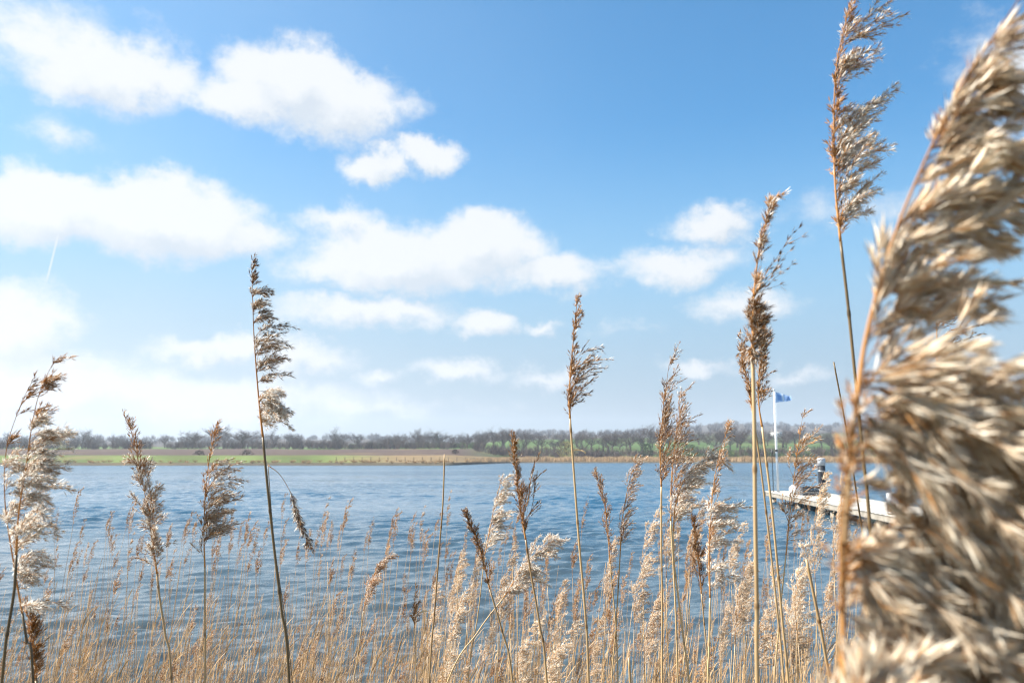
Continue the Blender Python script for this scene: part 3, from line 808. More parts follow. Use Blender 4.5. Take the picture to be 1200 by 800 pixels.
def spikelets(mb_h, mb_s, P, Dv, S, T, rng, blades=3, hairs=4, bw=.12, hw=.03, splay=.22, hsplay=.42, hlen=.95, mat_s=1):
    """husks (kite-shaped scales, folded) and silky hairs for all spikelets at once"""
    P = np.asarray(P); Dv = np.asarray(Dv); S = np.asarray(S); T = np.asarray(T); n = len(P)
    for kind in (0, 1):
        K = blades if kind == 0 else hairs
        if K == 0: continue
        p = np.repeat(P, K, 0); d = np.repeat(Dv, K, 0); s_ = np.repeat(S, K); t = np.repeat(T, K); m = len(p)
        r = rng.randn(m, 3)
        d = d + r * (splay if kind == 0 else hsplay) + (0 if kind == 0 else WIND * .12)
        d /= np.linalg.norm(d, axis=1)[:, None]
        sd_ = np.cross(d, rng.randn(m, 3)); sd_ /= np.linalg.norm(sd_, axis=1)[:, None] + 1e-9
        up = np.cross(sd_, d)
        if kind == 0:
            L = s_ * rng.uniform(.7, 1.1, m); w = s_ * bw * rng.uniform(.7, 1.3, m)
            p = p + d * (s_ * rng.uniform(-.15, .25, m))[:, None]
            a = p; b_ = p + d * (L * .42)[:, None] + sd_ * (w * .5)[:, None]; c = p + d * L[:, None]; e_ = p + d * (L * .42)[:, None] - sd_ * (w * .5)[:, None]
            mid = p + d * (L * .45)[:, None] + up * (w * .35)[:, None]
            V = np.stack([a, b_, c, e_, mid], 1).reshape(-1, 3); k = np.arange(m)[:, None] * 5
            F = np.concatenate([k + np.array([[0, 1, 4]]), k + np.array([[1, 2, 4]]), k + np.array([[4, 2, 3]]), k + np.array([[0, 4, 3]])])
            mb_h.add(V, F, 0, np.repeat(np.clip(t + rng.uniform(-.25, .25, m), 0, 1), 5))
        else:
            L = s_ * hlen * rng.uniform(.6, 1.15, m); w = s_ * hw * rng.uniform(.6, 1.4, m)
            p = p + d * (s_ * rng.uniform(.0, .35, m))[:, None]
            q = p + d * (L * .5)[:, None] + up * (L * .05)[:, None]; c = p + d * L[:, None] - up * (L * .05)[:, None]
            V = np.stack([p, q + sd_ * (w * .5)[:, None], c, q - sd_ * (w * .5)[:, None]], 1).reshape(-1, 3); k = np.arange(m)[:, None] * 4
            F = np.concatenate([k + np.array([[0, 1, 2]]), k + np.array([[0, 2, 3]])])
            mb_s.add(V, F, mat_s, np.repeat(np.clip(t * .4 + rng.uniform(.1, .8, m), 0, 1), 4))

def grow_plume(rng, axis, nb=50, blen=.10, prof=None, spread=25, wind=.5, droop=.5, sub=5, slen=.010, tone=.5, side=.5, trange=(0, 1), tpow=1.0, every=.0045, rb=.0004, clump=0.0, mb=None, loose=0.0):
    """returns spikelet arrays; adds branches to mb"""
    prof = prof or (lambda t: (1 - t) ** .7 * .85 + .15)
    n_ax = len(axis); P = []; Dv = []; S = []; T = []
    ts = trange[0] + (trange[1] - trange[0]) * (rng.rand(nb) ** tpow)
    if clump: # branches leave the axis in whorls
        nw = max(3, int(nb / 5)); cent = np.linspace(trange[0], trange[1], nw) + rng.uniform(-.02, .02, nw)
        ts = np.clip(ts * (1 - clump) + cent[np.argmin(np.abs(ts[:, None] - cent[None]), 1)] * clump, 0, 1)
    ts = np.sort(ts)
    g = UP * -1
    for t in ts:
        x = t * (n_ax - 1); i = min(int(x), n_ax - 2); f = x - i
        p = axis[i] * (1 - f) + axis[i + 1] * f; tg = norm(axis[i + 1] - axis[i])
        o = rng.randn(3); o = o + WIND * side * 1.6; o = norm(o - tg * (o @ tg))
        a = rad(spread * rng.uniform(.5, 1.4))
        d = tg * math.cos(a) + o * math.sin(a)
        L = blen * prof(t) * rng.uniform(.55, 1.2) * (1 if not loose else rng.uniform(.55, 1.25))
        ns = 7; pts = [p]; dirs = [d]; bend = rng.uniform(1 - .75 * loose, 1 + .75 * loose); jit = .05 + .10 * loose; up_ = rng.uniform(-.5, .9) * loose
        q = p.copy()
        for k in range(ns):
            d = norm(d + (WIND * wind + g * (droop * bend + up_) * (.4 + k / ns)) * (1.0 / ns) * rng.uniform(.6, 1.4) + rng.randn(3) * jit)
            q = q + d * L / ns; pts.append(q.copy()); dirs.append(d)
        pts = np.array(pts); dirs = np.array(dirs)
        if mb is not None: tube(mb, pts, np.linspace(rb, rb * .45, ns + 1), 3, 0, .45, cap=False)
        bt = tone + rng.uniform(-.2, .2)
        # spikelets near the branch itself and on short side twigs
        def along(pts_, L_, start):
            m = max(2, int(L_ * (1 - start) / every))
            ks = np.linspace(start, 1, m) * (len(pts_) - 1)
            for x_ in ks:
                i_ = min(int(x_), len(pts_) - 2); f_ = x_ - i_
                P.append(pts_[i_] * (1 - f_) + pts_[i_ + 1] * f_); Dv.append(norm(pts_[i_ + 1] - pts_[i_])); S.append(slen * rng.uniform(.7, 1.2)); T.append(bt)
        along(pts, L, .35)
        for s_ in range(sub):
            u_ = rng.uniform(.10, .9); i_ = int(u_ * ns); bp_ = pts[i_]; bd = dirs[i_]
            o = rng.randn(3) + WIND * .3; o = norm(o - bd * (o @ bd)); d2 = norm(bd * .85 + o * (.42 + .22 * loose))
            L2 = L * rng.uniform(.22, .42) * (1.1 - u_ * .6); pp = [bp_]; q2 = bp_.copy()
            for k in range(3):
                d2 = norm(d2 + (WIND * wind + g * droop) * .12); q2 = q2 + d2 * L2 / 3; pp.append(q2.copy())
            pp = np.array(pp)
            if mb is not None: tube(mb, pp, rb * .5, 3, 0, .5, cap=False)
            along(pp, L2, .2)
    return np.array(P), np.array(Dv), np.array(S), np.array(T)

def stalk(mb, P, r0, r1, rng, sides=8, node=.17, tone=.6, every=.02):
    """stalk with slightly swollen, darker nodes"""
    C = curve(P, 60); L = float(np.sum(np.linalg.norm(np.diff(C, axis=0), axis=1)))
    n = max(12, int(L / every)); C = curve(P, n)
    s_ = np.linspace(0, L, n); R = np.linspace(r0, r1, n); T = np.full(n, tone) + .12 * np.sin(s_ * 9 + rng.rand() * 6)
    x = L - rng.uniform(.02, node); cuts = []
    while x > 0:
        cuts.append(x); x -= node * rng.uniform(.8, 1.2)
    C2 = [C]; ss = list(s_); extra = []
    for c in cuts: extra += [c - .006, c - .002, c + .002, c + .006]
    sa = np.unique(np.clip(np.concatenate([s_, extra]), 0, L)) if extra else s_
    Pn = np.stack([np.interp(sa, s_, C[:, k]) for k in range(3)], -1); Rn = np.interp(sa, s_, R); Tn = np.interp(sa, s_, T)
    for c in cuts:
        m_ = np.abs(sa - c) < .0035; Rn[m_] *= 1.28; Tn[m_] -= .45
        m2 = (sa - c > .003) & (sa - c < .03); Tn[m2] -= .15
    tube(mb, Pn, Rn, sides, 0, np.clip(Tn, 0, 1))
    return [np.array([np.interp(c, s_, C[:, k]) for k in range(3)]) for c in cuts]

def blade(mb, p, d, L, w, rng, droop=.6, wind=.5, tone=.6, curl=1.2, n=14, mat=0):
    """dry leaf: a folded, twisting ribbon with thickness of its own"""
    pts = [np.array(p, float)]; dd = norm(np.array(d, float))
    for k in range(n - 1):
        dd = norm(dd + (WIND * wind - UP * droop * (k / n)) / n * 1.8 + rng.randn(3) * .03); pts.append(pts[-1] + dd * L / n)
    pts = np.array(pts); T = np.gradient(pts, axis=0); T /= np.linalg.norm(T, axis=1)[:, None]
    a0 = rng.uniform(0, 6.28); V = []; tn = []
    for k in range(n):
        s1 = norm(np.cross(T[k], [0.2, 1, .1])); s2 = np.cross(T[k], s1); a = a0 + curl * k / n * 2
        sd_ = s1 * math.cos(a) + s2 * math.sin(a); nn = np.cross(sd_, T[k])
        ww = w * math.sin(math.pi * min(1, .12 + .88 * (1 - k / (n - 1)) ** .8)) ** .6 if k < n - 1 else w * .02
        V += [pts[k] - sd_ * ww * .5 + nn * ww * .22, pts[k] - nn * w * .06, pts[k] + sd_ * ww * .5 + nn * ww * .22]; tn += [tone, tone - .12, tone + .1]
    F = []
    for k in range(n - 1):
        b_ = k * 3
        for j in (0, 1): F += [(b_ + j, b_ + j + 1, b_ + j + 4), (b_ + j, b_ + j + 4, b_ + j + 3)]
    mb.add(np.array(V), F, mat, np.clip(tn, 0, 1))

def to_ground(p_low, p_next, r):
    """carry a stalk on downwards, straightening, to the mud or lake bed"""
    p = np.array(p_low, float); sl = (p_next - p_low); sl = sl / max(sl[2], 1e-3)
    out = []
    zb = min(float(bank_h(p[0], np.clip(p[1], -10, 5))) - .06, .45)
    k = p.copy(); H_ = p[2] - zb
    for f_ in (.66, .33, 0):
        q = p - np.array([sl[0], sl[1], 0]) * H_ * (1 - f_) * (.65 + .35 * f_) * .6; q[2] = zb + H_ * f_; out.append(q)
    return out[::-1]

def hero(seed, label, dist, stem_px, axis_px, layers, rs_=.0028, stem_tone=.6, silk=True, leaves=(), name='common_reed', stem_mat=None, group=None, dd=0.0, hair=5, blades=3, hw=.03, bw=.13, silk_mat=None, hsplay=.42, tip_stalk=True):
    rng = np.random.RandomState(seed)
    nst = len(stem_px)
    S3 = [at(x, y, dist + dd * (k / max(1, nst - 1))) for k, (x, y) in enumerate(stem_px)]
    G = to_ground(S3[0], S3[1], rng)
    base = G[0]
    e = empty(name, base)
    mb = MB(); cuts = stalk(mb, [p - base for p in G + S3], rs_ * 1.15, rs_ * .72, rng, 9, tone=stem_tone)
    mb.build('stem', stem_mat or M_STEM, e)
    if axis_px:
        A3 = curve([S3[-1] - base] + [at(x, y, dist + dd) - base for (x, y) in axis_px[0:]], 40)
        pm = MB(); sm = MB()
        tube(pm, A3, np.concatenate([np.linspace(rs_ * .72, rs_ * .5, 8), np.linspace(rs_ * .48, .0003, 32)]), 6, 0, np.linspace(1.0, .35, 40))
        for ly in layers:
            kw = dict(loose=.35); kw.update(ly); hh = kw.pop('hair', hair); bl = kw.pop('blades', blades); hs = kw.pop('hs', hsplay); wbw = kw.pop('bw', bw); whw = kw.pop('hw', hw)
            P, Dv, S, T = grow_plume(rng, A3, mb=pm, **kw)
            spikelets(pm, sm, P, Dv, S, T, rng, bl, hh, wbw, whw, hsplay=hs, mat_s=0)
        pl = pm.build('plume', M_HUSK, e)
        if sm.n: sm.build('seed_hairs', silk_mat or M_SILK, pl)
    for (lx, ly_, L, w, dr, wi, tn) in leaves:
        mb = MB(); p = at(lx, ly_, dist + dd * .5) - base
        blade(mb, p, (.25, .1, .6 if dr < 1.5 else .1), L, w, rng, dr, wi, tn)
        mb.build('leaf', M_LEAF, e)
    return tag(e, label, 'reed', group)

narrow = dict(spread=11, wind=.18, droop=.12, side=.4, tone=.55)
# --- left side
hero(1, 'tall left reed with a dark ragged plume and drooping lower tuft against the clouds', 1.50,
     [(339, 800), (330, 715), (321, 640), (313, 565), (308, 512)], [(303, 465), (298, 400), (296, 350), (295, 306)],
     [dict(nb=36, blen=.060, spread=34, wind=1.0, droop=1.0, sub=5, tone=.4, side=.9, trange=(.30, .80), prof=lambda t: 1.0 if .3 < t < .6 else .7, hair=6, clump=.5),
      dict(nb=22, blen=.058, spread=55, wind=1.0, droop=2.0, sub=6, tone=.75, side=.9, trange=(.06, .28), prof=lambda t: 1.0, hair=12, clump=.1, blades=2, hw=.05),
      dict(nb=16, blen=.030, spread=14, wind=.4, droop=.2, sub=3, tone=.35, side=.3, trange=(.78, 1.0), prof=lambda t: 1 - .5 * t, hair=1)],
     rs_=.0030, stem_tone=.25, stem_mat=M_STEM_DARK)
hero(2, 'leaning reed with a narrow shaggy brown plume, second from the left edge', 1.70,
     [(201, 800), (194, 745), (187, 700), (184, 672)], [(178, 630), (171, 585), (163, 545), (153, 502)],
     [dict(nb=46, blen=.056, spread=20, wind=.35, droop=.7, sub=4, tone=.6, side=.1, trange=(.02, .72), prof=lambda t: .9, hair=9, clump=.5),
      dict(nb=18, blen=.045, sub=3, trange=(.6, 1.0), prof=lambda t: 1 - .6 * (t - .6), hair=1, **narrow)], rs_=.0028, stem_tone=.55)
hero(3, 'upright reed whose brown plume opens rightwards like a comb, left of the tall stalk', 1.70,
     [(240, 800), (240, 740), (240, 664)], [(239, 620), (241, 570), (247, 530), (254, 497)],
     [dict(nb=34, blen=.092, spread=22, wind=1.0, droop=.75, sub=5, tone=.45, side=1.2, trange=(.05, .62), prof=lambda t: 1.0 - .45 * t, hair=8, clump=.6),
      dict(nb=22, blen=.048, sub=3, trange=(.05, 1.0), prof=lambda t: 1 - .4 * t, hair=1, **narrow)], rs_=.0024, stem_tone=.4)
hero(4, 'big white fluffy reed plume at the left edge, brown tip bent right', 1.15,
     [(2, 800), (9, 740), (17, 690), (19, 650)], [(22, 600), (30, 550), (38, 495), (48, 455), (65, 420)],
     [dict(nb=38, blen=.052, spread=38, wind=1.1, droop=1.1, sub=5, tone=.6, side=.5, trange=(.02, .62), prof=lambda t: 1.0, hair=12, clump=.1, blades=2, hw=.05),
      dict(nb=22, blen=.042, spread=20, wind=.6, droop=.3, sub=4, tone=.55, side=.7, trange=(.5, .98), prof=lambda t: 1.2 - .7 * t, hair=2, clump=.5)], rs_=.0026, stem_tone=.35, stem_mat=M_STEM_DARK)
hero(5, 'second fluffy reed at the left edge, thinner, its tip bent upright', 1.22,
     [(39, 800), (33, 760), (26, 718)], [(16, 660), (6, 590), (7, 530), (20, 485), (33, 455)],
     [dict(nb=34, blen=.044, spread=40, wind=1.0, droop=1.3, sub=5, tone=.62, side=.5, trange=(.0, .66), prof=lambda t: 1.0, hair=12, clump=.1, blades=2, hw=.05),
      dict(nb=10, blen=.03, spread=16, wind=.5, droop=.2, sub=3, tone=.4, side=.4, trange=(.7, 1.0), prof=lambda t: .9, hair=1)], rs_=.0024, stem_tone=.3, stem_mat=M_STEM_DARK)
hero(6, 'short dark brown closed reed head low at the left edge under the white plumes', 1.3,
     [(44, 830), (42, 810)], [(40, 780), (38, 755), (33, 722)],
     [dict(nb=40, blen=.040, spread=16, wind=.4, droop=.25, sub=4, tone=.45, side=.4, trange=(.0, 1.0), prof=lambda t: 1 - .5 * t, hair=1)], rs_=.0022, stem_tone=.3)
# the drooping seed branch hanging from the tall left reed is its own bent twig of a neighbouring plant
hero(7, 'thin bent reed twig with grey seeds hanging right of the tall left stalk', 1.52,
     [(345, 830), (322, 640), (314, 545)], [(328, 556), (341, 578), (350, 604), (361, 636)],
     [dict(nb=30, blen=.020, spread=15, wind=.0, droop=1.2, sub=2, tone=.35, side=0, trange=(.35, 1.0), prof=lambda t: 1, hair=4)], rs_=.0010, stem_tone=.3, stem_mat=M_STEM_DARK)
# --- centre
hero(8, 'bare pointed reed stalk without a plume, slightly left of centre', 2.0,
     [(503, 800), (509, 720), (515, 640), (519, 590), (521, 532)], None, [], rs_=.0024, stem_tone=.3)
hero(9, 'reed with a tight dark brown head leaning left, just left of centre', 2.0,
     [(601, 800), (590, 745), (577, 700), (574, 690)], [(567, 660), (558, 630), (546, 603)],
     [dict(nb=52, blen=.048, sub=3, trange=(.0, 1.0), prof=lambda t: 1 - .6 * t, hair=1, spread=10, wind=.1, droop=.1, side=.1, tone=.45)], rs_=.0028, stem_tone=.45)
hero(10, 'upright reed with a narrow chestnut head and two thin side branches, at the centre', 1.8,
     [(641, 800), (633, 735), (622, 670), (616, 632)], [(611, 600), (606, 560), (600, 512)],
     [dict(nb=66, blen=.046, sub=3, trange=(.0, 1.0), prof=lambda t: 1 - .55 * t, hair=1, spread=9, wind=.1, droop=.1, side=.1, tone=.55),
      dict(nb=6, blen=.115, sub=3, spread=17, wind=.12, droop=.0, side=1.2, tone=.4, trange=(.02, .25), prof=lambda t: 1, hair=1)], rs_=.0029, stem_tone=.55)
hero(11, 'tall slim reed with a one-sided brown head right of centre against the sky', 1.60,
     [(690, 800), (686, 720), (679, 640), (673, 560), (668, 490)], [(667, 460), (670, 420), (673, 385), (677, 350)],
     [dict(nb=44, blen=.046, sub=3, trange=(.0, 1.0), prof=lambda t: 1 - .6 * t, hair=1, spread=14, wind=.2, droop=.1, side=.7, tone=.55),
      dict(nb=12, blen=.080, sub=4, spread=34, wind=.5, droop=.15, side=1.6, tone=.3, trange=(.05, .45), prof=lambda t: 1 - .4 * t, hair=4)], rs_=.0027, stem_tone=.5,
     leaves=[(671, 528, .030, .006, 2.6, 1.6, .95)])
hero(12, 'pale fluffy reed plume left of the narrow centre head', 2.9,
     [(548, 800), (560, 720), (568, 650)], [(574, 620), (580, 590), (590, 552)],
     [dict(nb=40, blen=.10, sub=4, trange=(.0, .85), prof=lambda t: 1 - .5 * t, hair=12, blades=2, hw=.05, spread=24, wind=.8, droop=.7, side=.7, tone=.7, slen=.012)], rs_=.0024, stem_tone=.7)
hero(13, 'pale feathery reed leaning right at the foot of the narrow centre head', 2.5,
     [(520, 810), (560, 740), (590, 700)], [(610, 670), (632, 645), (656, 628)],
     [dict(nb=40, blen=.10, sub=4, trange=(.0, .9), prof=lambda t: 1 - .5 * t, hair=12, blades=2, hw=.05, spread=20, wind=.5, droop=.7, side=.3, tone=.75, slen=.012)], rs_=.0026, stem_tone=.85)
hero(14, 'pale reed head leaning right, alone over the water left of centre', 2.9,
     [(412, 820), (419, 770), (426, 715)], [(431, 692), (440, 670), (451, 652)],
     [dict(nb=36, blen=.075, sub=4, trange=(.0, .95), prof=lambda t: 1 - .5 * t, hair=5, spread=16, wind=.4, droop=.35, side=.5, tone=.8, slen=.012)], rs_=.0024, stem_tone=.6)
# --- right of centre
hero(15, 'left one of the two tall brown reeds standing together, tip pointing up', 2.0,
     [(776, 830), (776, 720), (775, 640), (775, 570)], [(774, 530), (777, 480), (784, 427)],
     [dict(nb=50, blen=.085, sub=4, trange=(.0, 1.0), prof=lambda t: 1 - .45 * t, hair=2, spread=13, wind=.25, droop=.05, side=.6, tone=.5)], rs_=.0028, stem_tone=.7)
hero(16, 'right one of the two tall brown reeds standing together, with open branches to the right', 2.1,
     [(795, 830), (793, 750), (790, 680), (786, 610)], [(787, 560), (792, 510), (797, 458)],
     [dict(nb=48, blen=.10, sub=4, trange=(.0, .95), prof=lambda t: 1 - .5 * t, hair=3, spread=20, wind=.35, droop=.1, side=.9, tone=.55)], rs_=.0028, stem_tone=.75)
hero(17, 'reed with a pale plume arching to the right below the paired reeds', 2.0,
     [(810, 830), (800, 740), (790, 660), (789, 622)], [(792, 590), (803, 560), (822, 542), (840, 533)],
     [dict(nb=46, blen=.075, sub=4, trange=(.0, .95), prof=lambda t: 1 - .35 * t, hair=11, blades=2, hw=.05, spread=24, wind=.8, droop=.7, side=.4, tone=.7, slen=.011)], rs_=.0027, stem_tone=.75)
hero(18, 'upright reed with white tufts stepping down its right side, left of the thick front stalk', 1.9,
     [(829, 830), (831, 760), (832, 700)], [(831, 640), (834, 590), (840, 545), (852, 502)],
     [dict(nb=30, blen=.085, sub=5, trange=(.05, .6), prof=lambda t: 1 - .3 * t, hair=13, blades=2, hw=.05, spread=34, wind=1.0, droop=.9, side=.8, tone=.75, clump=.9, slen=.011),
      dict(nb=30, blen=.05, sub=3, trange=(.3, 1.0), prof=lambda t: 1.1 - .5 * t, hair=3, spread=17, wind=.3, droop=.1, side=.5, tone=.7)], rs_=.0028, stem_tone=.75)
hero(19, 'tallest thick pale stalk in front with a knotted dark plume and wispy tip', 1.0,
     [(888, 830), (887, 720), (885, 600), (884, 500), (882, 415)], [(883, 380), (884, 340), (890, 290), (897, 262), (902, 238)],
     [dict(nb=40, blen=.026, sub=4, trange=(.0, .26), prof=lambda t: 1, hair=2, spread=26, wind=.3, droop=.0, side=.3, tone=.2, slen=.010),
      dict(nb=24, blen=.028, sub=3, trange=(.3, 1.0), prof=lambda t: 1 - .35 * t, hair=4, spread=7, wind=.15, droop=.0, side=.3, tone=.6),
      dict(nb=5, blen=.08, sub=2, trange=(.3, .5), prof=lambda t: 1, hair=2, spread=22, wind=.5, droop=.0, side=2.0, tone=.4, every=.009),
      dict(nb=16, blen=.016, sub=2, trange=(.0, .06), prof=lambda t: 1, hair=2, spread=120, wind=.1, droop=1.5, side=.0, tone=.35)], rs_=.0031, stem_tone=.55)
hero(20, 'narrow brown reed head close behind the thick front stalk on its left', 1.5,
     [(921, 830), (908, 690), (893, 560), (884, 495)], [(878, 460), (871, 425), (869, 396)],
     [dict(nb=34, blen=.04, sub=3, trange=(.0, 1.0), prof=lambda t: 1 - .5 * t, hair=2, spread=9, wind=.1, droop=0, side=.2, tone=.55)], rs_=.0022, stem_tone=.65)
hero(21, 'brown reed head with branches fanning right, just right of the thick front stalk', 1.45,
     [(926, 830), (917, 730), (907, 620), (898, 540), (893, 500)], [(889, 470), (890, 430), (893, 393)],
     [dict(nb=38, blen=.052, sub=4, trange=(.0, 1.0), prof=lambda t: 1 - .5 * t, hair=2, spread=17, wind=.25, droop=0, side=.9, tone=.5)], rs_=.0026, stem_tone=.7)
hero(22, 'tall reed reaching the top edge with pale branches streaming right', 1.05,
     [(1022, 650), (1012, 540), (1003, 450), (994, 360), (985, 283)], [(979, 220), (977, 150), (980, 80), (990, 30), (1003, -15)],
     [dict(loose=.12, nb=30, blen=.092, sub=6, trange=(.03, .42), prof=lambda t: 1, hair=11, blades=2, hw=.045, spread=34, wind=1.1, droop=-.35, side=1.6, tone=.6, clump=.6),
      dict(nb=16, blen=.070, sub=5, trange=(.45, .78), prof=lambda t: 1, hair=7, spread=26, wind=.9, droop=-.25, side=1.6, tone=.5, clump=.5),
      dict(nb=52, blen=.030, sub=3, trange=(.0, 1.0), prof=lambda t: 1, hair=1, spread=10, wind=.2, droop=-.1, side=.5, tone=.55)], rs_=.0026, stem_tone=.35, stem_mat=M_STEM_DARK)
hero(23, 'short dark bare stick leaning left over the far trees beside the blurred reed', 1.9,
     [(1030, 760), (1010, 620), (993, 510), (977, 424)], None, [], rs_=.0024, stem_tone=.3, stem_mat=M_STEM_DARK)
hero(24, 'snapped bare reed stub leaning left in the right foreground over blue water', 1.8,
     [(980, 860), (966, 760), (945, 655)], None, [], rs_=.0042, stem_tone=.75)
hero(25, 'short cut reed stub standing at the bottom edge right of centre', 1.9,
     [(741, 860), (740, 830), (737, 770)], None, [], rs_=.0038, stem_tone=.7)
hero(26, 'reed with a pale open plume in front of the jetty', 2.0,
     [(905, 860), (912, 740), (921, 650)], [(927, 590), (933, 540), (941, 485)],
     [dict(nb=26, blen=.085, sub=4, trange=(.0, .8), prof=lambda t: 1 - .3 * t, hair=5, spread=34, wind=.7, droop=.1, side=.8, tone=.75),
      dict(nb=18, blen=.05, sub=3, trange=(.1, 1), prof=lambda t: 1 - .5 * t, hair=2, spread=12, wind=.2, droop=0, side=.4, tone=.6)], rs_=.0022, stem_tone=.7)
hero(27, 'dark reed head with branches trailing right, in the sky behind the blurred reed', 1.7,
     [(1100, 640), (1099, 520), (1098, 430)], [(1098, 400), (1097, 370), (1096, 338)],
     [dict(nb=30, blen=.10, sub=4, trange=(.0, .9), prof=lambda t: 1 - .4 * t, hair=4, spread=36, wind=.7, droop=.1, side=1.6, tone=.45)], rs_=.0026, stem_tone=.4)
hero(28, 'brown reed with a fluffy right side between the slim centre reed and the paired ones', 2.6,
     [(715, 830), (722, 730), (727, 645)], [(729, 610), (735, 575), (743, 543)],
     [dict(nb=40, blen=.08, sub=4, trange=(.0, 1), prof=lambda t: 1 - .5 * t, hair=4, spread=17, wind=.5, droop=.3, side=.6, tone=.65)], rs_=.0026, stem_tone=.7)
hero(29, 'narrow brown reed head leaning left, just right of the slim centre reed', 2.6,
     [(725, 830), (722, 740), (715, 660)], [(712, 625), (708, 590), (699, 556)],
     [dict(nb=42, blen=.065, sub=3, trange=(.0, 1), prof=lambda t: 1 - .5 * t, hair=2, spread=11, wind=.2, droop=.1, side=.3, tone=.5)], rs_=.0026, stem_tone=.6)
hero(30, 'dark drooping reed head hanging among pale ones left of the thick front stalk', 2.3,
     [(834, 830), (828, 760), (822, 695)], [(819, 665), (815, 635), (811, 605)],
     [dict(nb=44, blen=.06, sub=3, trange=(.0, 1), prof=lambda t: 1 - .5 * t, hair=0, spread=13, wind=.2, droop=.3, side=.2, tone=.15)], rs_=.0024, stem_tone=.5)
hero(31, 'small brown dangling reed head with a pale scrap, low over the water left of centre', 2.9,
     [(488, 830), (487, 780), (486, 735)], [(485, 720), (486, 705), (487, 690)],
     [dict(nb=26, blen=.04, sub=3, trange=(.0, 1), prof=lambda t: 1 - .5 * t, hair=1, spread=15, wind=.3, droop=.2, side=.2, tone=.5)], rs_=.002, stem_tone=.6, leaves=[(487, 722, .05, .007, 1.0, 1.4, .95)])

# --- the big blurred reeds close to the camera on the right
gi = dict(blades=3, bw=.042, slen=.0185, hw=.0175, hs=.17, every=.0095, prof=lambda t: 1, loose=.8)
hero(40, 'huge out of focus reed plume nearest the camera, its tip at the top right corner', .47,
     [(985, 900), (986, 760), (990, 640), (998, 520), (1004, 470)], [(1016, 390), (1043, 290), (1083, 190), (1130, 95), (1187, 10), (1208, -30)],
     [dict(nb=5, blen=.075, sub=4, trange=(.0, .13), hair=16, spread=20, wind=.7, droop=-.2, side=3.4, tone=.4, clump=.3, **gi),
      dict(nb=5, blen=.080, sub=6, trange=(.12, .20), hair=21, spread=26, wind=.8, droop=.1, side=3.4, tone=.8, clump=.65, **gi),
      dict(nb=6, blen=.086, sub=7, trange=(.27, .38), hair=32, spread=34, wind=1.2, droop=.5, side=3.4, tone=.85, clump=.65, **gi),
      dict(nb=5, blen=.060, sub=6, trange=(.47, .56), hair=31, spread=30, wind=1.2, droop=.4, side=3.4, tone=.55, clump=.65, **gi),
      dict(nb=5, blen=.038, sub=5, trange=(.63, .74), hair=21, spread=24, wind=1.0, droop=.3, side=3.4, tone=.4, clump=.65, **gi),
      dict(nb=20, blen=.026, sub=3, trange=(.30, 1.0), hair=6, spread=12, wind=.4, droop=.0, side=1.6, tone=.35, **gi)],
     rs_=.0021, stem_tone=.3, silk_mat=M_SILK_WARM, stem_mat=M_STEM)
hero(41, 'huge out of focus cream reed plume sweeping down to the right edge near the camera', .42,
     [(990, 900), (990, 860), (989, 830)], [(988, 740), (985, 640), (990, 560), (1003, 480), (1012, 430)],
     [dict(nb=6, blen=.125, sub=9, trange=(.93, 1.0), hair=28, spread=78, wind=1.3, droop=1.3, side=3.6, tone=.85, clump=.3, **gi),
      dict(nb=17, blen=.130, sub=10, trange=(.72, .98), hair=28, spread=74, wind=1.1, droop=2.4, side=3.6, tone=.75, clump=.1, **gi),
      dict(nb=17, blen=.120, sub=10, trange=(.34, .66), hair=28, spread=82, wind=.8, droop=3.4, side=3.6, tone=.8, clump=.1, **gi),
      dict(nb=15, blen=.110, sub=9, trange=(.0, .28), hair=28, spread=86, wind=.7, droop=4.0, side=3.6, tone=.8, clump=.1, **gi),
      dict(nb=30, blen=.012, sub=1, trange=(.0, .95), prof=lambda t: 1, hair=3, spread=30, wind=.1, droop=.1, side=.2, tone=.85, slen=.007, every=.006, blades=4, bw=.14)],
     rs_=.0024, stem_tone=.55, silk_mat=M_SILK_WARM)
hero(42, 'blurred orange brown reed plume at the bottom right corner under the cream one', .38,
     [(1010, 1000), (1004, 960), (996, 930)], [(990, 890), (990, 860), (998, 835), (1012, 815)],
     [dict(nb=24, blen=.055, sub=7, trange=(.0, 1.0), hair=17, spread=50, wind=1.1, droop=.9, side=1.1, tone=.9, **gi)],
     rs_=.0024, stem_tone=.85, silk_mat=M_SILK_WARM)
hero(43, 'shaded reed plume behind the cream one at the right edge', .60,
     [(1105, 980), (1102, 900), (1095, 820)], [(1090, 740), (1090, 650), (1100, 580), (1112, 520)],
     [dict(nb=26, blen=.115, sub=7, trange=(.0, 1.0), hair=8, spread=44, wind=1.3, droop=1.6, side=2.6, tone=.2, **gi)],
     rs_=.0026, stem_tone=.8, silk_mat=M_SILK)

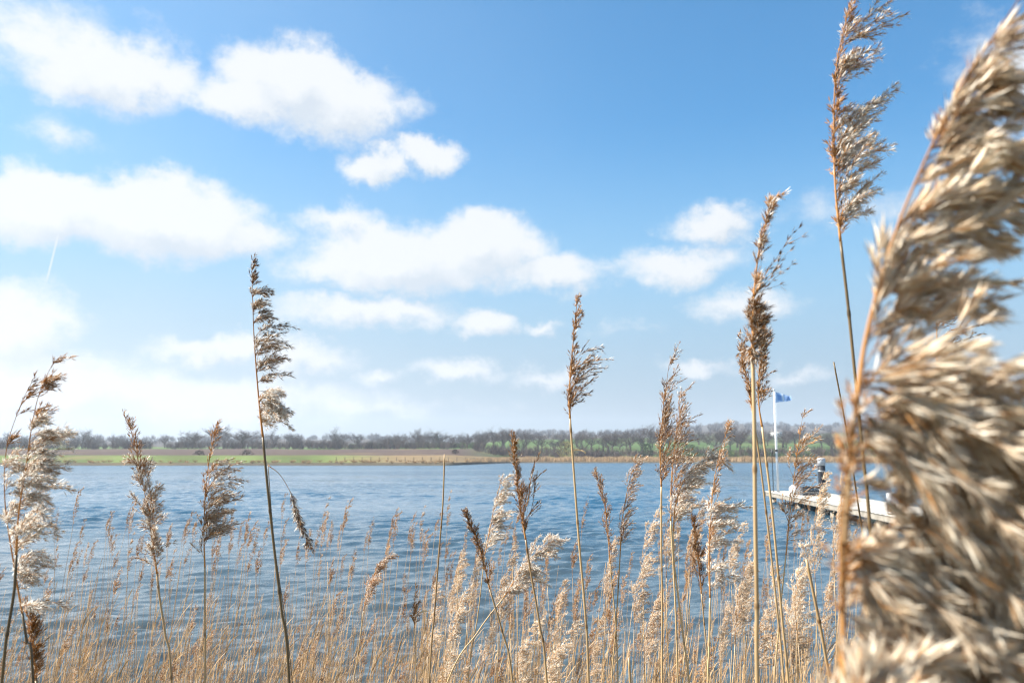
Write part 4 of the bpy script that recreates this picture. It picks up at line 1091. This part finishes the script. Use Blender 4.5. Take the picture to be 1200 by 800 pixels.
# --- repeated reeds of the middle ground: variants with shared meshes
def reed_variant(rng, H, nb, blen, spread, wind, droop, hair, tone, slen, L, r, mats, sub=3, every=.007, leafs=1, bare=False, blades=2, lean=.05, bw=.16, hw=.05):
    """a reed of height H from the lake bed up: stem, plume and leaves as meshes"""
    top = H - L
    l1 = rng.uniform(-.3, 1.0) * lean
    P = curve([(0, 0, 0), (l1 * .3, 0, top * .5), (l1, rng.uniform(-.02, .02), top)], 12)
    sm = MB(); 
    C = curve(P, 16); tube(sm, C, np.linspace(r, r * .6, 16), 5, 0, np.clip(.5 + .25 * np.sin(np.arange(16) * 1.9) + rng.uniform(-.1, .1), 0, 1))
    pm = None
    if not bare:
        pm = MB(); A = curve([P[-1], P[-1] + (L * .02 * wind, 0, L * .5), P[-1] + (L * (.1 + .25 * wind * rng.rand()), 0, L * .97)], 14)
        tube(pm, A, np.linspace(r * .6, r * .1, 14), 3, 0, .5)
        Pp, Dv, S, T = grow_plume(rng, A, nb=nb, blen=blen, spread=spread, wind=wind, droop=droop, sub=sub, slen=slen, tone=tone, side=.5, every=every, mb=None, prof=lambda t: 1 - .55 * t)
        spikelets(pm, pm, Pp, Dv, S, T, rng, blades, hair, bw, hw, mat_s=1)
    lms = []
    for k in range(leafs):
        lm = MB(); lms.append(lm)
        z = rng.uniform(.35, .9) * top; i_ = int(z / top * 11); p = P[i_]
        a = rng.uniform(-.5, .5)
        blade(lm, p, (.16 * math.cos(a), .12 * math.sin(a), 1.0), rng.uniform(.10, .26), rng.uniform(.0035, .0075), rng, rng.choice([.0, .1, .3, 1.6]), rng.uniform(.0, .45), rng.uniform(.2, .9), n=8)
    return sm, pm, lms

rv = np.random.RandomState(77)
def as_meshes(v, mats):
    sm, pm, lm = v
    return (sm.mesh('stem', [mats[0]]), pm.mesh('plume', [mats[1], mats[2]]) if pm else None, [l_.mesh('leaf', [M_LEAF]) for l_ in lm])
FLUFFY = [as_meshes(reed_variant(rv, 2.0, 34, .095, rv.uniform(18, 28), rv.uniform(.4, .9), rv.uniform(.3, .9), 8, rv.uniform(.5, .85), .012, rv.uniform(.24, .30), .0024, None, every=.006, leafs=k % 3), (M_STEM, M_THUSK, M_TSILK)) for k in range(7)]
BROWN = [as_meshes(reed_variant(rv, 2.0, 32, .055, 12, .2, .1, 1, rv.uniform(.3, .7), .011, rv.uniform(.17, .24), .0022, None, every=.006, leafs=k % 3), (M_STEM, M_THUSK, M_TSILK)) for k in range(5)]
THIN_RAW = [reed_variant(rv, 1.8, 18, .06, rv.uniform(9, 16), rv.uniform(.2, .5), rv.uniform(.0, .4), 1 + k % 2, rv.uniform(.2, .7), .013, rv.uniform(.13, .20), .0019, None, sub=2, every=.010, leafs=1 + k % 3, lean=.16, bw=.2, hw=.07) for k in range(8)]
THIN = [as_meshes(v, (M_THIN, M_THUSK, M_TSILK)) for v in THIN_RAW]
BARE_RAW = [reed_variant(rv, 1.5, 0, 0, 0, 0, 0, 0, 0, 0, .02, .0019, None, leafs=2 + k % 3, bare=True, lean=.2) for k in range(6)]
BARE = [as_meshes(v, (M_THIN, M_THUSK, M_TSILK)) for v in BARE_RAW]
BED = -.55
def plant(kind, name, px, top_py, dist, H0, label, group, rng):
    tgt = at(px, top_py, dist); base = np.array([tgt[0], dist, BED])
    if dist < 3.6: base[2] = float(bank_h(base[0], dist)) - .05
    base[2] = max(base[2], BED)
    h = tgt[2] - base[2]
    v = kind[rng.randint(len(kind))]
    e = empty(name, base); sz = h / H0; sxy = rng.uniform(.85, 1.2)
    e.scale = (sxy, sxy, sz); e.rotation_euler = (rng.uniform(-.05, .05), rng.uniform(-.07, .09), rng.uniform(-.7, .7))
    for nm, me in [('stem', v[0]), ('plume', v[1])] + [('leaf', l_) for l_ in v[2]]:
        if me is None: continue
        o = bpy.data.objects.new(nm, me); COL.objects.link(o); o.parent = e
    return tag(e, label, 'reed', group)
count = 0
KINDS_ = {}
MARKS = [(30, 'the edge plume'), (110, 'the lone round tree'), (188, 'the leaning reed'), (240, 'the comb plume'), (322, 'the tall stalk'), (430, 'the lone head'), (514, 'the bare stalk'),
         (573, 'the dark head'), (619, 'the chestnut head'), (680, 'the slim reed'), (728, 'the shaggy reed'), (776, 'the paired reeds'), (831, 'the tufted reed'), (886, 'the thick stalk'),
         (945, 'the snapped stub'), (986, 'the blurred reed'), (1098, 'the dark sky reed')]
mid = np.random.RandomState(101)
def band(n, kind, name, px0, px1, y0, y1, d0, d1, H0, label, group, pw=1.0):
    global count
    got = []
    for k in range(n):
        px = px0 + (px1 - px0) * (k + mid.rand()) / n
        ty = y0 + (y1 - y0) * mid.rand() ** pw
        got.append((plant(kind, name, px, ty, mid.uniform(d0, d1), H0, label, group, mid), px, ty)); count += 1
    KINDS_.setdefault(label, []).extend(got)
band(8, FLUFFY, 'fluffy_reed', 525, 700, 630, 750, 2.6, 4.2, 2.0, 'pale fluffy reed', 'fluffy reeds at the bottom centre')
band(10, FLUFFY, 'fluffy_reed', 705, 880, 585, 740, 2.6, 4.4, 2.0, 'pale fluffy reed', 'fluffy reeds left of the front stalk')
band(12, FLUFFY, 'fluffy_reed', 892, 985, 560, 740, 2.4, 4.4, 2.0, 'pale fluffy reed', 'fluffy reeds below the jetty')
band(8, FLUFFY, 'fluffy_reed', 1080, 1290, 660, 780, 2.6, 4.4, 2.0, 'pale fluffy reed', 'fluffy reeds at the right edge')
band(4, FLUFFY, 'fluffy_reed', 492, 520, 580, 700, 3.6, 4.6, 2.0, 'pale feathery reed', 'feathery reeds by the bare stalk')
band(14, BROWN, 'brown_reed', 560, 880, 575, 690, 2.9, 4.6, 2.0, 'narrow brown reed', 'brown reeds right of centre')
band(44, THIN, 'thin_reed', 55, 300, 570, 650, 5.2, 7.6, 1.8, 'thin brown tipped reed', 'thin headed reeds at the left', .8)
band(40, THIN, 'thin_reed', 300, 520, 575, 660, 4.8, 7.6, 1.8, 'thin brown tipped reed', 'thin headed reeds left of centre', .8)
band(40, THIN, 'thin_reed', 520, 1000, 580, 700, 4.4, 7.0, 1.8, 'thin brown tipped reed', 'thin headed reeds right of centre')
band(38, BARE, 'leafy_stalk', 20, 520, 640, 760, 3.6, 5.0, 1.5, 'thin headless leafy stalk', 'headless stalks at the left')
band(38, BARE, 'leafy_stalk', 520, 1000, 650, 770, 2.8, 4.6, 1.5, 'thin headless leafy stalk', 'headless stalks at the right')

for lab_, got_ in KINDS_.items(): tell_apart(got_, lab_, MARKS)
# all the reeds behind those: far too many to single out
rb_ = np.random.RandomState(202)
bed = MB()
def bed_add(raw, H0, mats, px, top_py, dist):
    sm, pm, lm = raw[rb_.randint(len(raw))]
    tgt = at(px, top_py, dist); h = tgt[2] - BED
    a = rb_.uniform(-.7, .7); sxy = rb_.uniform(.8, 1.2); c, s_ = math.cos(a) * sxy, math.sin(a) * sxy
    lx, ly = (rb_.uniform(-.07, .11), rb_.uniform(-.06, .06)) if rb_.rand() > .1 else (rb_.uniform(-.3, .4), rb_.uniform(-.2, .2))
    M_ = np.array([[c, -s_, lx * h / H0], [s_, c, ly * h / H0], [0, 0, h / H0]])
    off = (tgt[0], dist, BED)
    tv = rb_.uniform(-.55, .3)
    for src, mi in [(sm, 0), (pm, None)] + [(l_, 3) for l_ in lm]:
        if src is None: continue
        V = np.concatenate(src.v) @ M_.T + off; F = np.concatenate(src.f); m = np.concatenate(src.m)
        m = np.full(len(m), mi) if mi is not None else m + 1
        bed.v.append(V); bed.f.append(F + bed.n); bed.n += len(V); bed.m.append(m); bed.t.append(np.clip(np.concatenate(src.t) + tv, 0, 1))
def bed_fill(n, px0, px1, y0, y1, d0, d1, pheaded, pw):
    for k in range(n):
        px = rb_.uniform(px0, px1)
        px += 14 * math.sin(px * .045) + 9 * math.sin(px * .13 + 1)
        y = y0 + (y1 - y0) * rb_.rand() ** pw
        if rb_.rand() < pheaded: bed_add(THIN_RAW, 1.8, None, px, y, rb_.uniform(d0, d1))
        else: bed_add(BARE_RAW, 1.5, None, px, y + 25, rb_.uniform(d0, d1))
bed_fill(1250, -120, 520, 620, 790, 4.5, 7.8, .10, .5)
bed_fill(1300, 500, 1320, 620, 790, 3.8, 7.6, .16, .5)
tag(bed.build('reed_bed', [M_THIN, M_THUSK, M_TSILK, M_LEAF]), 'dense bed of thin tan reed stalks standing in the shallow water', kind='stuff')

# ------------------------------------------------------------------ air
hz = MB(); box(hz, (-3200, -60, -2.2), (3200, 3300, 150))
m = bpy.data.materials.new('haze_air'); m.use_nodes = True; N = NT(m.node_tree); N.n.clear()
pv = N.node('ShaderNodeVolumePrincipled'); pv.inputs['Color'].default_value = (.80, .88, 1.0, 1); pv.inputs['Density'].default_value = .00029; pv.inputs['Anisotropy'].default_value = .2
oo = N.node('ShaderNodeOutputMaterial'); N.link(pv.outputs[0], oo.inputs['Volume'])
tag(hz.build('haze', m, smooth=False), 'thin pale air haze over the lake', kind='stuff')
